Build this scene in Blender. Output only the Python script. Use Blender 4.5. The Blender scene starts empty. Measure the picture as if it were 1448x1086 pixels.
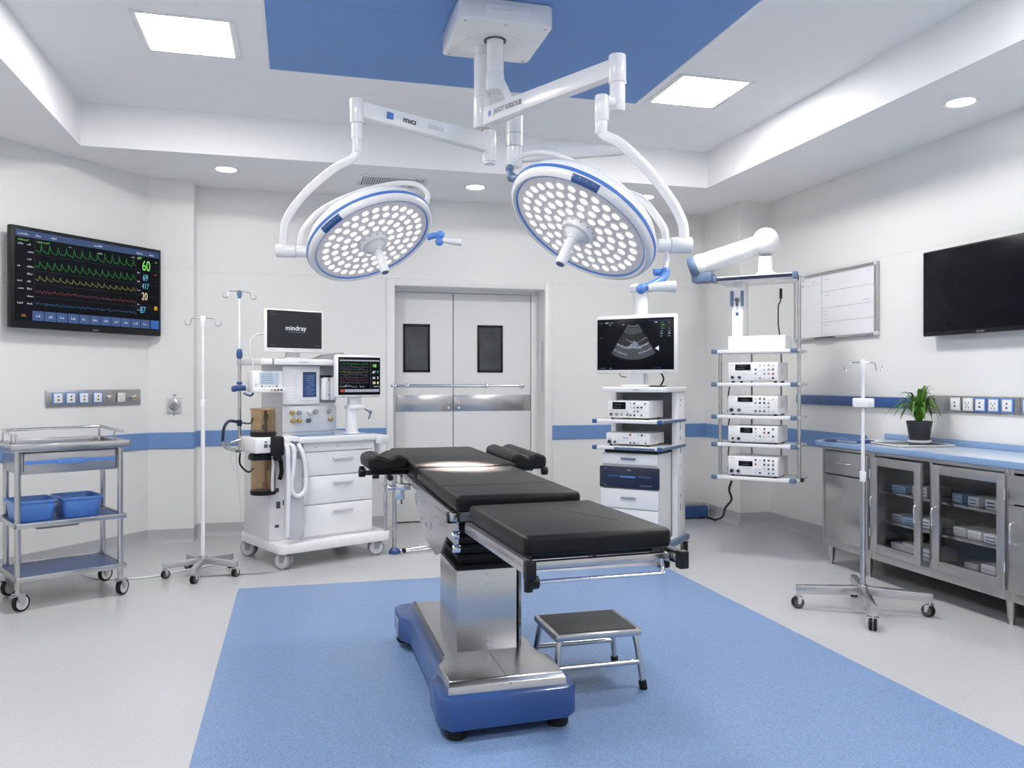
import bpy, bmesh, math, random
from mathutils import Vector as V, Matrix as MX
PI = math.pi
rnd = random.Random(11)
SC = bpy.context.scene
EXPO = 0.0
COL = SC.collection

# ------------------------------------------------------------------ mesh helpers
def T(x, y, z): return MX.Translation((x, y, z))
def RX(a): return MX.Rotation(math.radians(a), 4, 'X')
def RY(a): return MX.Rotation(math.radians(a), 4, 'Y')
def RZ(a): return MX.Rotation(math.radians(a), 4, 'Z')
def frame(o, z, x=(1, 0, 0)):
    z = V(z).normalized(); x = V(x); x = (x - z * x.dot(z))
    if x.length < 1e-5: x = V((0, 1, 0)) - z * z.y
    x.normalize(); y = z.cross(x)
    m = MX.Identity(4)
    for i in range(3): m[i][0] = x[i]; m[i][1] = y[i]; m[i][2] = z[i]; m[i][3] = o[i]
    return m

class MB:
    def __init__(s, X=None): s.bm = bmesh.new(); s.X = X or MX.Identity(4)
    def _add(s, t, m, M):
        for f in t.faces: f.material_index = m
        X = s.X @ M if M is not None else s.X
        t.transform(X)
        if X.to_3x3().determinant() < 0: bmesh.ops.reverse_faces(t, faces=t.faces[:])
        me = bpy.data.meshes.new('tmp'); t.to_mesh(me); t.free()
        s.bm.from_mesh(me); bpy.data.meshes.remove(me)
        return s
    def box(s, x0, x1, y0, y1, z0, z1, bev=0.0, m=0, M=None, seg=2):
        t = bmesh.new()
        bmesh.ops.create_cube(t, size=1, matrix=T((x0+x1)/2, (y0+y1)/2, (z0+z1)/2) @ MX.Diagonal((abs(x1-x0), abs(y1-y0), abs(z1-z0), 1)))
        if bev > 0:
            b = min(bev, .49*min(abs(x1-x0), abs(y1-y0), abs(z1-z0)))
            bmesh.ops.bevel(t, geom=t.edges[:], offset=b, segments=seg, profile=.5, affect='EDGES')
        return s._add(t, m, M)
    def cyl(s, p0, p1, r, r2=None, seg=20, bev=0.0, m=0, M=None):
        p0, p1 = V(p0), V(p1); d = p1 - p0
        t = bmesh.new()
        bmesh.ops.create_cone(t, cap_ends=True, segments=seg, radius1=r, radius2=r if r2 is None else r2, depth=d.length)
        if bev > 0:
            e = [e for e in t.edges if abs(e.verts[0].co.z - e.verts[1].co.z) < 1e-6]
            bmesh.ops.bevel(t, geom=e, offset=bev, segments=2, profile=.5, affect='EDGES')
        t.transform(frame((p0 + p1)/2, d))
        return s._add(t, m, M)
    def sph(s, c, r, sx=1, sy=1, sz=1, seg=20, m=0, M=None):
        t = bmesh.new(); bmesh.ops.create_uvsphere(t, u_segments=seg, v_segments=max(6, seg//2), radius=r)
        t.transform(T(*c) @ MX.Diagonal((sx, sy, sz, 1)))
        return s._add(t, m, M)
    def tube(s, pts, r, seg=10, m=0, M=None, smooth=0, closed=False):
        P = [V(p) for p in pts]
        if smooth:
            Q = []; n = len(P)
            for i in range(n-1):
                a = P[max(i-1, 0)]; b = P[i]; c = P[i+1]; d = P[min(i+2, n-1)]
                for k in range(smooth):
                    u = k/smooth
                    Q.append(.5*((2*b) + (c-a)*u + (2*a-5*b+4*c-d)*u*u + (3*b-a-3*c+d)*u**3))
            Q.append(P[-1]); P = Q
        n = len(P); R = r if isinstance(r, (list, tuple)) else [r]*n
        if len(R) != n: R = [R[0] + (R[-1]-R[0])*i/(n-1) for i in range(n)]
        t = bmesh.new(); rings = []; x = None
        for i in range(n):
            d = (P[min(i+1, n-1)] - P[max(i-1, 0)]).normalized()
            if x is None: x = V((0, 0, 1)) if abs(d.z) < .9 else V((1, 0, 0))
            x = (x - d*x.dot(d)); x.normalize(); y = d.cross(x)
            rings.append([t.verts.new(P[i] + (x*math.cos(2*PI*k/seg) + y*math.sin(2*PI*k/seg))*R[i]) for k in range(seg)])
        for i in range(n-1):
            for k in range(seg):
                t.faces.new((rings[i][k], rings[i][(k+1) % seg], rings[i+1][(k+1) % seg], rings[i+1][k]))
        t.faces.new(rings[0][::-1]); t.faces.new(rings[-1])
        return s._add(t, m, M)
    def lathe(s, prof, seg=32, m=0, M=None, close=False):
        t = bmesh.new(); rings = []
        for r, z in prof:
            if r < 1e-6: rings.append([t.verts.new((0, 0, z))])
            else: rings.append([t.verts.new((r*math.cos(2*PI*k/seg), r*math.sin(2*PI*k/seg), z)) for k in range(seg)])
        L = list(zip(rings, rings[1:] + ([rings[0]] if close else [])))
        if not close: L = L[:-1] if len(L) == len(rings) else L
        for a, b in L:
            for k in range(seg):
                j = (k+1) % seg
                if len(a) == 1 and len(b) == 1: continue
                if len(a) == 1: t.faces.new((a[0], b[k], b[j]))
                elif len(b) == 1: t.faces.new((a[k], a[j], b[0])[::-1])
                else: t.faces.new((a[k], b[k], b[j], a[j]))
        bmesh.ops.recalc_face_normals(t, faces=t.faces[:])
        return s._add(t, m, M)
    def prism(s, poly, z0, z1, bev=0.0, m=0, M=None, seg=2, allbev=False):
        t = bmesh.new()
        a = [t.verts.new((p[0], p[1], z0)) for p in poly]; b = [t.verts.new((p[0], p[1], z1)) for p in poly]
        n = len(poly)
        t.faces.new(a[::-1]); t.faces.new(b)
        for i in range(n): t.faces.new((a[i], a[(i+1) % n], b[(i+1) % n], b[i]))
        bmesh.ops.recalc_face_normals(t, faces=t.faces[:])
        if bev > 0:
            e = t.edges[:] if allbev else [e for e in t.edges if abs(e.verts[0].co.z - e.verts[1].co.z) < 1e-6]
            bmesh.ops.bevel(t, geom=e, offset=bev, segments=seg, profile=.5, affect='EDGES')
        return s._add(t, m, M)
    def quad(s, pts, m=0, M=None):
        t = bmesh.new(); t.faces.new([t.verts.new(p) for p in pts]); return s._add(t, m, M)
    def rect(s, x0, z0, x1, z1, y, m=0, M=None):      # faces local -y
        return s.quad([(x0, y, z0), (x1, y, z0), (x1, y, z1), (x0, y, z1)], m, M)
    def ribbon(s, pts, w, y, m=0):
        t = bmesh.new(); pv = None
        for i, (x, z) in enumerate(pts):
            a = pts[max(i-1, 0)]; b = pts[min(i+1, len(pts)-1)]
            dx, dz = b[0]-a[0], b[1]-a[1]; l = math.hypot(dx, dz) or 1
            nx, nz = -dz/l*w/2, dx/l*w/2
            q = (t.verts.new((x-nx, y, z-nz)), t.verts.new((x+nx, y, z+nz)))
            if pv: t.faces.new((pv[0], q[0], q[1], pv[1]))
            pv = q
        return s._add(t, m, None)
    def build(s, name, mats, parent=None, ang=38):
        me = bpy.data.meshes.new(name)
        c = math.radians(ang)
        for f in s.bm.faces: f.smooth = True
        for e in s.bm.edges:
            e.smooth = len(e.link_faces) == 2 and e.calc_face_angle(0) < c
        s.bm.to_mesh(me); s.bm.free()
        for m in (mats if isinstance(mats, (list, tuple)) else [mats]): me.materials.append(M_[m] if isinstance(m, str) else m)
        o = bpy.data.objects.new(name, me); COL.objects.link(o)
        if parent is not None: o.parent = parent
        return o

def beam(mb, p0, p1, w, h, bev=.008, m=0, w2=None, h2=None):
    p0, p1 = V(p0), V(p1); d = p1 - p0; L = d.length
    y = d.normalized(); z = V((0, 0, 1)); z = (z - y*z.dot(y)).normalized(); x = y.cross(z)
    M = MX.Identity(4)
    for i in range(3): M[i][0] = x[i]; M[i][1] = y[i]; M[i][2] = z[i]; M[i][3] = p0[i]
    t = bmesh.new(); w2 = w2 or w; h2 = h2 or h
    vs = [t.verts.new(q) for q in ((-w/2, 0, -h/2), (w/2, 0, -h/2), (w/2, 0, h/2), (-w/2, 0, h/2), (-w2/2, L, -h2/2), (w2/2, L, -h2/2), (w2/2, L, h2/2), (-w2/2, L, h2/2))]
    for f in ((3, 2, 1, 0), (4, 5, 6, 7), (0, 1, 5, 4), (1, 2, 6, 5), (2, 3, 7, 6), (3, 0, 4, 7)): t.faces.new([vs[i] for i in f])
    bmesh.ops.recalc_face_normals(t, faces=t.faces[:])
    if bev: bmesh.ops.bevel(t, geom=t.edges[:], offset=bev, segments=2, profile=.5, affect='EDGES')
    mb._add(t, m, M); return M

def rrect(x0, x1, y0, y1, r, n=5):
    P = []
    for cx, cy, a0 in ((x1-r, y1-r, 0), (x0+r, y1-r, 90), (x0+r, y0+r, 180), (x1-r, y0+r, 270)):
        for k in range(n+1):
            a = math.radians(a0 + 90*k/n); P.append((cx + r*math.cos(a), cy + r*math.sin(a)))
    return P

def text(s, size, mat, parent, name, M, depth=.0006, bold=0.0):
    cu = bpy.data.curves.new('txt', 'FONT'); cu.body = s; cu.size = size; cu.extrude = depth; cu.align_x = 'CENTER'; cu.align_y = 'CENTER'
    cu.offset = bold
    o = bpy.data.objects.new('txt', cu); COL.objects.link(o)
    dg = bpy.context.evaluated_depsgraph_get()
    me = bpy.data.meshes.new_from_object(o.evaluated_get(dg)); bpy.data.objects.remove(o)
    me.transform(M); me.name = name; me.materials.clear(); me.materials.append(M_[mat])
    r = bpy.data.objects.new(name, me); COL.objects.link(r); r.parent = parent
    return r
FACE = RX(90)            # text in the xz plane that faces local -y

def thing(name, label, cat, loc=(0, 0, 0), rz=0, group=None):
    o = bpy.data.objects.new(name, None); COL.objects.link(o); o.empty_display_size = .1
    o.location = loc; o.rotation_euler = (0, 0, math.radians(rz))
    o['label'] = label; o['category'] = cat
    if group: o['group'] = group
    return o
def tag(o, label, cat, group=None):
    o['label'] = label; o['category'] = cat
    if group: o['group'] = group
    return o
def struct(o): o['kind'] = 'structure'; return o
def lab(o, l): o['label'] = l; return o

def scribble(mb, x, z, w, h, y, m=0):
    k = x
    while k < x + w:
        b = rnd.uniform(.25, .6)*h; hh = h*rnd.choice((.6, .8, 1))
        mb.rect(k, z, min(k+b, x+w), z+hh*rnd.uniform(.25, .45), y, m)
        if rnd.random() < .7: mb.rect(k, z, k+b*.35, z+hh, y, m)
        k += b + h*.25

# ------------------------------------------------------------------ materials
M_ = {}
def mat(name, c, rough=.5, metal=0.0, var=.025, scale=40, rvar=.015, bump=0.0, bscale=None, emit=0.0, ecol=None, coat=0.0, stretch=(1, 1, 1), alpha=1.0, spec=.5, detail=3):
    m = bpy.data.materials.new(name); m.use_nodes = True; nt = m.node_tree; N = nt.nodes; L = nt.links
    b = N['Principled BSDF']
    tc = N.new('ShaderNodeTexCoord'); mp = N.new('ShaderNodeMapping'); mp.inputs['Scale'].default_value = stretch
    nz = N.new('ShaderNodeTexNoise'); nz.inputs['Scale'].default_value = scale; nz.inputs['Detail'].default_value = detail
    L.new(tc.outputs['Object'], mp.inputs['Vector']); L.new(mp.outputs[0], nz.inputs['Vector'])
    mx = N.new('ShaderNodeMix'); mx.data_type = 'RGBA'
    mx.inputs[6].default_value = tuple(max(0, v*(1-var)) for v in c[:3]) + (1,)
    mx.inputs[7].default_value = tuple(min(1, v*(1+var)) for v in c[:3]) + (1,)
    mr = N.new('ShaderNodeMapRange'); mr.inputs[1].default_value = .3; mr.inputs[2].default_value = .7
    L.new(nz.outputs['Fac'], mr.inputs[0]); L.new(mr.outputs[0], mx.inputs[0]); L.new(mx.outputs[2], b.inputs['Base Color'])
    rr = N.new('ShaderNodeMapRange'); rr.inputs[1].default_value = .3; rr.inputs[2].default_value = .7
    rr.inputs[3].default_value = max(.02, rough-rvar); rr.inputs[4].default_value = min(1, rough+rvar)
    L.new(nz.outputs['Fac'], rr.inputs[0]); L.new(rr.outputs[0], b.inputs['Roughness'])
    b.inputs['Metallic'].default_value = metal; b.inputs['Specular IOR Level'].default_value = spec
    if coat: b.inputs['Coat Weight'].default_value = coat; b.inputs['Coat Roughness'].default_value = .08
    if bump:
        n2 = N.new('ShaderNodeTexNoise'); n2.inputs['Scale'].default_value = bscale or scale; n2.inputs['Detail'].default_value = 2
        L.new(mp.outputs[0], n2.inputs['Vector'])
        bp = N.new('ShaderNodeBump'); bp.inputs['Strength'].default_value = bump; bp.inputs['Distance'].default_value = .002
        L.new(n2.outputs['Fac'], bp.inputs['Height']); L.new(bp.outputs[0], b.inputs['Normal'])
    if emit:
        b.inputs['Emission Strength'].default_value = emit
        b.inputs['Emission Color'].default_value = tuple(ecol or c)[:3] + (1,)
    M_[name] = m
    return m
def glassmat(name, tint, gloss=.12, rough=.05, body=None, bodyfac=.0):
    m = bpy.data.materials.new(name); m.use_nodes = True; nt = m.node_tree; N = nt.nodes; L = nt.links
    N.remove(N['Principled BSDF']); out = N['Material Output']
    tr = N.new('ShaderNodeBsdfTransparent'); gl = N.new('ShaderNodeBsdfGlossy'); gl.inputs['Roughness'].default_value = rough
    tc = N.new('ShaderNodeTexCoord'); nz = N.new('ShaderNodeTexNoise'); nz.inputs['Scale'].default_value = 12
    L.new(tc.outputs['Object'], nz.inputs['Vector'])
    mx = N.new('ShaderNodeMix'); mx.data_type = 'RGBA'
    mx.inputs[6].default_value = tuple(v*.96 for v in tint) + (1,); mx.inputs[7].default_value = tuple(tint) + (1,)
    L.new(nz.outputs['Fac'], mx.inputs[0]); L.new(mx.outputs[2], tr.inputs['Color'])
    fr = N.new('ShaderNodeFresnel'); fr.inputs['IOR'].default_value = 1.45
    ad = N.new('ShaderNodeMath'); ad.operation = 'ADD'; ad.inputs[1].default_value = gloss; ad.use_clamp = True
    L.new(fr.outputs[0], ad.inputs[0])
    ge = N.new('ShaderNodeNewGeometry'); iv = N.new('ShaderNodeMath'); iv.operation = 'SUBTRACT'; iv.inputs[0].default_value = 1.0
    L.new(ge.outputs['Backfacing'], iv.inputs[1]); mu = N.new('ShaderNodeMath'); mu.operation = 'MULTIPLY'
    L.new(ad.outputs[0], mu.inputs[0]); L.new(iv.outputs[0], mu.inputs[1]); ad = mu
    a = tr.outputs[0]
    if body:
        df = N.new('ShaderNodeBsdfDiffuse'); df.inputs['Color'].default_value = tuple(body) + (1,)
        m0 = N.new('ShaderNodeMixShader'); m0.inputs[0].default_value = bodyfac
        L.new(a, m0.inputs[1]); L.new(df.outputs[0], m0.inputs[2]); a = m0.outputs[0]
    ms = N.new('ShaderNodeMixShader'); L.new(ad.outputs[0], ms.inputs[0]); L.new(a, ms.inputs[1]); L.new(gl.outputs[0], ms.inputs[2])
    L.new(ms.outputs[0], out.inputs['Surface']); M_[name] = m
    return m
def seamed(name, zs=(), ys=(), dark=.86, w=.0022):
    # thin panel joints at fixed heights (z) / positions (y) in the surface
    m = M_[name]; nt = m.node_tree; N = nt.nodes; L = nt.links; b = N['Principled BSDF']
    src = b.inputs['Base Color'].links[0].from_socket
    tc = N.new('ShaderNodeTexCoord'); sp = N.new('ShaderNodeSeparateXYZ'); L.new(tc.outputs['Object'], sp.inputs[0])
    acc = None
    for ax, lst in ((2, zs), (1, ys)):
        for v in lst:
            c = N.new('ShaderNodeMath'); c.operation = 'COMPARE'; c.inputs[1].default_value = v; c.inputs[2].default_value = w
            L.new(sp.outputs[ax], c.inputs[0])
            if acc is None: acc = c.outputs[0]
            else:
                a = N.new('ShaderNodeMath'); a.operation = 'MAXIMUM'; L.new(acc, a.inputs[0]); L.new(c.outputs[0], a.inputs[1]); acc = a.outputs[0]
    mx = N.new('ShaderNodeMix'); mx.data_type = 'RGBA'; mx.blend_type = 'MULTIPLY'
    mx.inputs[7].default_value = (dark, dark, dark, 1)
    L.new(acc, mx.inputs[0]); L.new(src, mx.inputs[6]); L.new(mx.outputs[2], b.inputs['Base Color'])

def srgb(r, g, b):
    f = lambda c: (c/255/12.92) if c/255 <= .04045 else ((c/255+.055)/1.055)**2.4
    return (f(r), f(g), f(b))

mat('wall_paint', (.785, .785, .772), .34, var=.008, scale=3, rvar=.01, bump=.01, bscale=500, spec=.35)
seamed('wall_paint', zs=(2.31,))
mat('ceiling_paint', (.88, .88, .885), .7, var=.01, scale=8, spec=.2)
mat('blue_vinyl', (.185, .285, .48), .33, var=.38, scale=230, rvar=.05, bump=.06, bscale=300, spec=.4, detail=5)
mat('blue_ceiling', (.15, .285, .58), .55, var=.14, scale=170, bump=.3, bscale=120, spec=.25, detail=4)
seamed('blue_ceiling', ys=(4.43, 2.6), dark=.8)
mat('blue_guard', (.15, .275, .53), .45, var=.12, scale=200, bump=.1, bscale=260)
mat('floor_vinyl', (.50, .50, .512), .24, var=.10, scale=230, rvar=.05, bump=.03, bscale=260, spec=.4, detail=5)
mat('base_vinyl', (.45, .455, .475), .5, var=.12, scale=220)
mat('white_plastic', (.80, .80, .805), .35, var=.015, scale=20)
mat('white_enamel', (.80, .80, .80), .22, var=.012, scale=15, coat=.25)
mat('door_paint', (.74, .74, .735), .55, var=.008, scale=6, spec=.25)
mat('pale_grey', (.58, .59, .61), .42, var=.03, scale=25)
mat('mid_grey', (.27, .28, .30), .45, var=.05, scale=25)
mat('dark_grey', (.085, .09, .1), .45, var=.08, scale=30)
mat('black_plastic', (.010, .010, .0115), .40, var=.15, scale=40, spec=.25)
mat('black_rubber', (.009, .009, .010), .62, var=.2, scale=60, spec=.3)
mat('black_vinyl', (.0065, .0065, .007), .41, var=.1, scale=90, bump=.06, bscale=500, spec=.24)
mat('stainless', (.54, .54, .54), .24, 1, var=.02, scale=30, rvar=.012, stretch=(1, 1, 8))
mat('brushed_steel', (.47, .47, .475), .33, 1, var=.03, scale=30, rvar=.02, stretch=(1, 1, 12))
mat('cabinet_steel', (.50, .50, .50), .30, 1, var=.03, scale=30, rvar=.02, stretch=(12, 12, .6))
mat('chrome', (.74, .74, .75), .12, 1, var=.02, scale=20, rvar=.01)
mat('cast_alloy', (.50, .51, .52), .38, .7, var=.05, scale=50)
mat('blue_plastic', srgb(94, 142, 216), .33, var=.06, scale=30)
mat('blue_paint', srgb(40, 74, 132), .30, var=.02, scale=30, coat=.3)
mat('light_blue', srgb(78, 122, 192), .3, var=.05, scale=30)
mat('navy', srgb(15, 30, 58), .3, var=.03, scale=20, coat=.2)
mat('steel_blue', srgb(92, 112, 140), .42, var=.06, scale=30)
mat('rail_blue', srgb(48, 84, 140), .38, var=.06, scale=30)
mat('counter_blue', (.22, .34, .55), .18, var=.10, scale=120, detail=5, spec=.6)
mat('brown_tube', (.30, .2, .1), .3, var=.2, scale=20)
mat('brass', (.62, .43, .16), .3, 1, var=.1, scale=40)
mat('soil', (.03, .022, .015), .9, var=.5, scale=120, bump=.6)
mat('pot_plastic', (.022, .025, .029), .5, var=.12, scale=60)
mat('leaf', (.06, .165, .014), .36, var=.55, scale=26, stretch=(1, 1, .4))
mat('paper_white', (.74, .75, .77), .65, var=.04, scale=60)
mat('pack_blue', srgb(140, 172, 205), .5, var=.1, scale=50)
mat('board_white', (.80, .80, .83), .22, var=.01, scale=20)
mat('ink_grey', (.25, .25, .27), .6, var=.2, scale=80)
mat('ink_black', (.02, .02, .02), .6, var=.2, scale=80)
mat('ink_blue', srgb(60, 85, 150), .6, var=.1, scale=80)
mat('red_plastic', (.5, .06, .04), .4, var=.1, scale=40)
mat('screen_black', (.005, .006, .009), .25, var=.2, scale=10, spec=.10)
mat('window_dark', (.045, .05, .055), .12, var=.35, scale=3, spec=.6)
mat('panel_emit', (.9, .9, .9), .5, emit=64.0, ecol=(1, .978, .95))
mat('down_emit', (.9, .9, .9), .5, emit=18.0, ecol=(1, .978, .95))
mat('led_emit', (.9, .9, .9), .3, emit=1.5, ecol=(1, .97, .96))
mat('led_ring', (.66, .64, .67), .25, metal=.3, emit=.16, ecol=(1, .95, .97), var=.1, scale=60)
mat('lens_plate', (.40, .39, .42), .22, var=.1, scale=60, coat=.4, emit=.20, ecol=(1, .955, .97))
def em(name, c, s): mat(name, tuple(v*.2 for v in c), .4, emit=s, ecol=c, var=.08, scale=60)
em('px_green', srgb(60, 200, 80), .32); em('px_lime', srgb(140, 235, 110), .85); em('px_yellow', srgb(190, 190, 90), .42)
em('px_red', srgb(190, 90, 95), .35); em('px_cyan', srgb(120, 200, 240), .75); em('px_blue', srgb(60, 120, 170), .4)
em('px_cream', srgb(245, 230, 190), .85); em('px_white', srgb(225, 232, 240), .8); em('px_bar', srgb(50, 82, 130), .5)
em('px_key', srgb(62, 92, 145), .6); em('px_dim', srgb(60, 75, 80), .18); em('px_orange', srgb(230, 160, 60), .6); em('px_keylight', srgb(40, 100, 180), .7)
em('px_grey', srgb(150, 158, 172), .34); em('px_palegrey', srgb(190, 198, 212), .55); em('px_deep', srgb(20, 28, 42), .28)
em('lcd_pale', srgb(190, 205, 225), .7); em('lcd_blue', srgb(45, 80, 140), .55)
glassmat('cabinet_glass', (.90, .905, .91), .0, .03)
glassmat('brown_acrylic', (.90, .81, .68), .04, .06, body=(.60, .45, .30), bodyfac=.04)
glassmat('clear_film', (.86, .87, .9), .06, .2, body=(.75, .76, .79), bodyfac=.55)
glassmat('clear_tray', (.85, .88, .9), .10, .06, body=(.5, .52, .54), bodyfac=.35)
mat('counter_sheen', (.60, .65, .73), .14, var=.04, scale=90, spec=.6)  # blue worktop's white reflection, put into a paler colour
mat('step_mat', (.03, .03, .032), .6, var=.15, scale=200, bump=.1)
mat('led_core', (.5, .48, .5), .3, emit=.5, ecol=(1, .93, .92))
mat('hose_white', (.74, .745, .77), .4, var=.03, scale=60)
# ultrasound picture: speckle
mat('echo', (.02, .02, .02), .3, emit=.16, ecol=srgb(120, 130, 148), var=.3, scale=300)
mat('echo_bright', (.02, .02, .02), .3, emit=.6, ecol=srgb(150, 160, 178), var=.3, scale=300)
mat('echo_dark', (.004, .004, .005), .2, emit=.02, ecol=srgb(120, 130, 148), var=.3, scale=300)
def speckle(name):
    m = M_[name]; nt = m.node_tree; N = nt.nodes; L = nt.links; b = N['Principled BSDF']
    nz = N.new('ShaderNodeTexNoise'); nz.inputs['Scale'].default_value = 130; nz.inputs['Detail'].default_value = 4
    tc = N.new('ShaderNodeTexCoord'); L.new(tc.outputs['Object'], nz.inputs['Vector'])
    mu = N.new('ShaderNodeMapRange'); mu.inputs[1].default_value = .35; mu.inputs[2].default_value = .7
    s = b.inputs['Emission Strength'].default_value; mu.inputs[3].default_value = s*.35; mu.inputs[4].default_value = s*1.7
    L.new(nz.outputs['Fac'], mu.inputs[0]); L.new(mu.outputs[0], b.inputs['Emission Strength'])
for q in ('echo', 'echo_bright', 'echo_dark'): speckle(q)

# ------------------------------------------------------------------ camera
cam = bpy.data.cameras.new('camera'); co = bpy.data.objects.new('camera', cam); COL.objects.link(co)
co.location = (0, 0, 1.35); co.rotation_euler = (PI/2, 0, -math.atan(306/1150))
cam.sensor_width = 36; cam.lens = 1150/1448*36; cam.shift_y = -3/1448; cam.clip_start = .05
SC.camera = co
# ------------------------------------------------------------------ the room
ZS, ZC = 3.055, 3.37
struct(MB().box(-2.7, 4.5, -2.6, 8.0, -.1, 0).build('floor', 'floor_vinyl'))
fl = bpy.data.objects['floor']
inl = MB().prism([(-.361, 5.585), (-.36, -1.6), (2.6, -1.6), (2.607, 5.51)], .0002, .0018).build('floor_inlay', 'blue_vinyl', fl); lab(inl, 'blue speckled vinyl rectangle set into the pale floor')
cm = MB()
cm.box(-2.7, -1.5, -2.6, 7.9, ZS, 3.5).box(3.5, 4.5, -2.6, 7.9, ZS, 3.5).box(-1.5, 3.5, 6.47, 7.9, ZS, 3.5).box(-1.5, 3.5, -2.6, -1.6, ZS, 3.5)
cm.box(-1.5, 3.5, -1.6, 6.47, ZC, 3.5)
ceil = struct(cm.build('ceiling', 'ceiling_paint'))
cp = MB().box(-.16, 2.375, -.6, 5.46, ZC-.006, ZC).build('ceiling_inlay', 'blue_ceiling', ceil); lab(cp, 'blue textured panel set into the raised white ceiling')
MB().box(-.175, 2.39, -.615, 5.475, ZC-.003, ZC).build('inlay_trim', 'white_enamel', ceil)

def wall(name, a, b, z1=ZS+.02, th=.1, m='wall_paint'):
    # inner face on a->b, thickness to the right of a->b
    a, b = V((a[0], a[1])), V((b[0], b[1])); d = (b-a).normalized(); n = V((d.y, -d.x))*th
    return struct(MB().prism([a, b, b+n, a+n], 0, z1).build(name, m))
CH = (.649, .760)
PA = (-2.6, 5.704); PB = (-1.194, 7.35); PC = (-.835, 7.345); PD = (-.835, 7.57)
wall('wall_left', PA, (-2.6, -2.5))
wall('wall_corner', PB, PA)
wall('wall_jog', PC, PB, th=.3)
wall('wall_rear', (-2.6, -2.5), (4.37, -2.5))
wall('wall_right', (4.37, -2.5), (4.37, 7.0))
DW0, DW1, DH = .887, 2.342, 2.245
wb = MB().prism([(-.9, 0), (DW0, 0), (DW0, DH), (DW1, DH), (DW1, 0), (4.3, 0), (4.3, ZS+.02), (-.9, ZS+.02)], 0, .22, M=T(0, 7.79, 0) @ RX(90))
struct(wb.build('wall_back', 'wall_paint'))
struct(MB().box(4.06, 4.6, 6.87, 7.9, 0, ZS+.02).build('wall_pier', 'wall_paint'))
struct(MB().box(-1.2, 4.6, 7.9, 8.0, 0, ZS+.02).build('wall_outer', 'wall_paint'))

def run(name, kind_mat, pts, prof):
    # sweep a flat profile (depth from wall, z) along wall points, room on the left of travel
    mb = MB()
    for (a, b) in zip(pts, pts[1:]):
        a, b = V(a), V(b); d = (b-a).normalized(); n = V((-d.y, d.x))
        t = bmesh.new()
        A = [t.verts.new((a.x+n.x*p[0], a.y+n.y*p[0], p[1])) for p in prof]; B = [t.verts.new((b.x+n.x*p[0], b.y+n.y*p[0], p[1])) for p in prof]
        k = len(prof)
        for i in range(k): t.faces.new((A[i], B[i], B[(i+1) % k], A[(i+1) % k]))
        t.faces.new(A[::-1]); t.faces.new(B)
        bmesh.ops.recalc_face_normals(t, faces=t.faces[:]); mb._add(t, 0, None)
    return struct(mb.build(name, kind_mat))
COVE = [(-.002, 0), (.03, .0005), (.016, .008), (.008, .022), (.005, .05), (.005, .112), (-.002, .112)]
GUARD = [(-.002, .788), (.008, .788), (.012, .793), (.012, .92), (.008, .925), (-.002, .925)]
run('baseboard_left', 'base_vinyl', [(-2.6, -2.4), PA][::-1], [(p[0], p[1]) for p in COVE])
run('baseboard_corner', 'base_vinyl', [PB, PA], COVE)
run('baseboard_jog', 'base_vinyl', [PD, PC, PB], COVE)
run('baseboard_back', 'base_vinyl', [(DW0-.075, 7.57), PD], COVE)
run('baseboard_alcove', 'base_vinyl', [(4.06, 7.57), (DW1+.075, 7.57)], COVE)
run('baseboard_pier', 'base_vinyl', [(4.37, 6.87), (4.06, 6.87), (4.06, 7.57)], COVE)
run('baseboard_right', 'base_vinyl', [(4.37, -2.4), (4.37, 6.87)], COVE)
run('trim_1', 'blue_guard', [PB, PA], GUARD)
run('trim_2', 'blue_guard', [PD, PC, PB], GUARD)
run('trim_3', 'blue_guard', [(DW0-.08, 7.57), PD], GUARD)
run('trim_4', 'blue_guard', [(4.06, 7.57), (DW1+.06, 7.57)], GUARD)
run('trim_5', 'blue_guard', [(4.37, 6.87), (4.06, 6.87), (4.06, 7.57)], GUARD)
run('trim_6', 'blue_guard', [(4.37, 5.5), (4.37, 6.87)], GUARD)

# door: frame, two leaves with windows and push plates
door = bpy.data.objects.new('door_1', None); COL.objects.link(door); struct(door)
fm = MB()
fm.box(DW0-.075, DW0, 7.555, 7.572, 0, DH+.075, .004).box(DW1, DW1+.075, 7.555, 7.572, 0, DH+.075, .004).box(DW0, DW1, 7.555, 7.572, DH, DH+.075, .004)
fm.box(DW1-.075, DW1, 7.775, 7.80, 0, DH).box(DW0, DW1-.075, 7.775, 7.80, DH-.03, DH)
fm.build('frame', 'wall_paint', door)
for (x0, x1, w0, w1) in ((DW0, 1.476, .993, 1.252), (1.484, 2.262, 1.719, 1.976)):
    lf = MB().box(x0, x1, 7.782, 7.825, .012, DH-.034, .003).build('leaf', 'door_paint', door)
    wf = MB()
    for q in ((w0, w0+.022, 1.443, 1.906), (w1-.022, w1, 1.443, 1.906), (w0, w1, 1.443, 1.468), (w0, w1, 1.882, 1.906)): wf.box(q[0], q[1], 7.772, 7.79, q[2], q[3], .003)
    wf.build('window_frame', 'black_plastic', lf)
    MB().box(w0+.02, w1-.02, 7.778, 7.784, 1.465, 1.885).build('window_pane', 'window_dark', lf)
    MB().box(x0+.002, x1-.002, 7.778, 7.786, 1.065, 1.222, .001).build('push_plate', 'stainless', lf)
    ks = x1-.045 if x0 < 1 else x0+.05
    MB().cyl((ks, 7.779, 1.10), (ks, 7.768, 1.10), .012).cyl((ks, 7.779, 1.15), (ks, 7.772, 1.15), .009).build('lock', 'chrome', lf)
MB().box(1.4755, 1.4845, 7.784, 7.80, .012, DH-.034).box(2.262, 2.2675, 7.784, 7.80, .012, DH-.034).build('seal', 'dark_grey', door)
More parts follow.
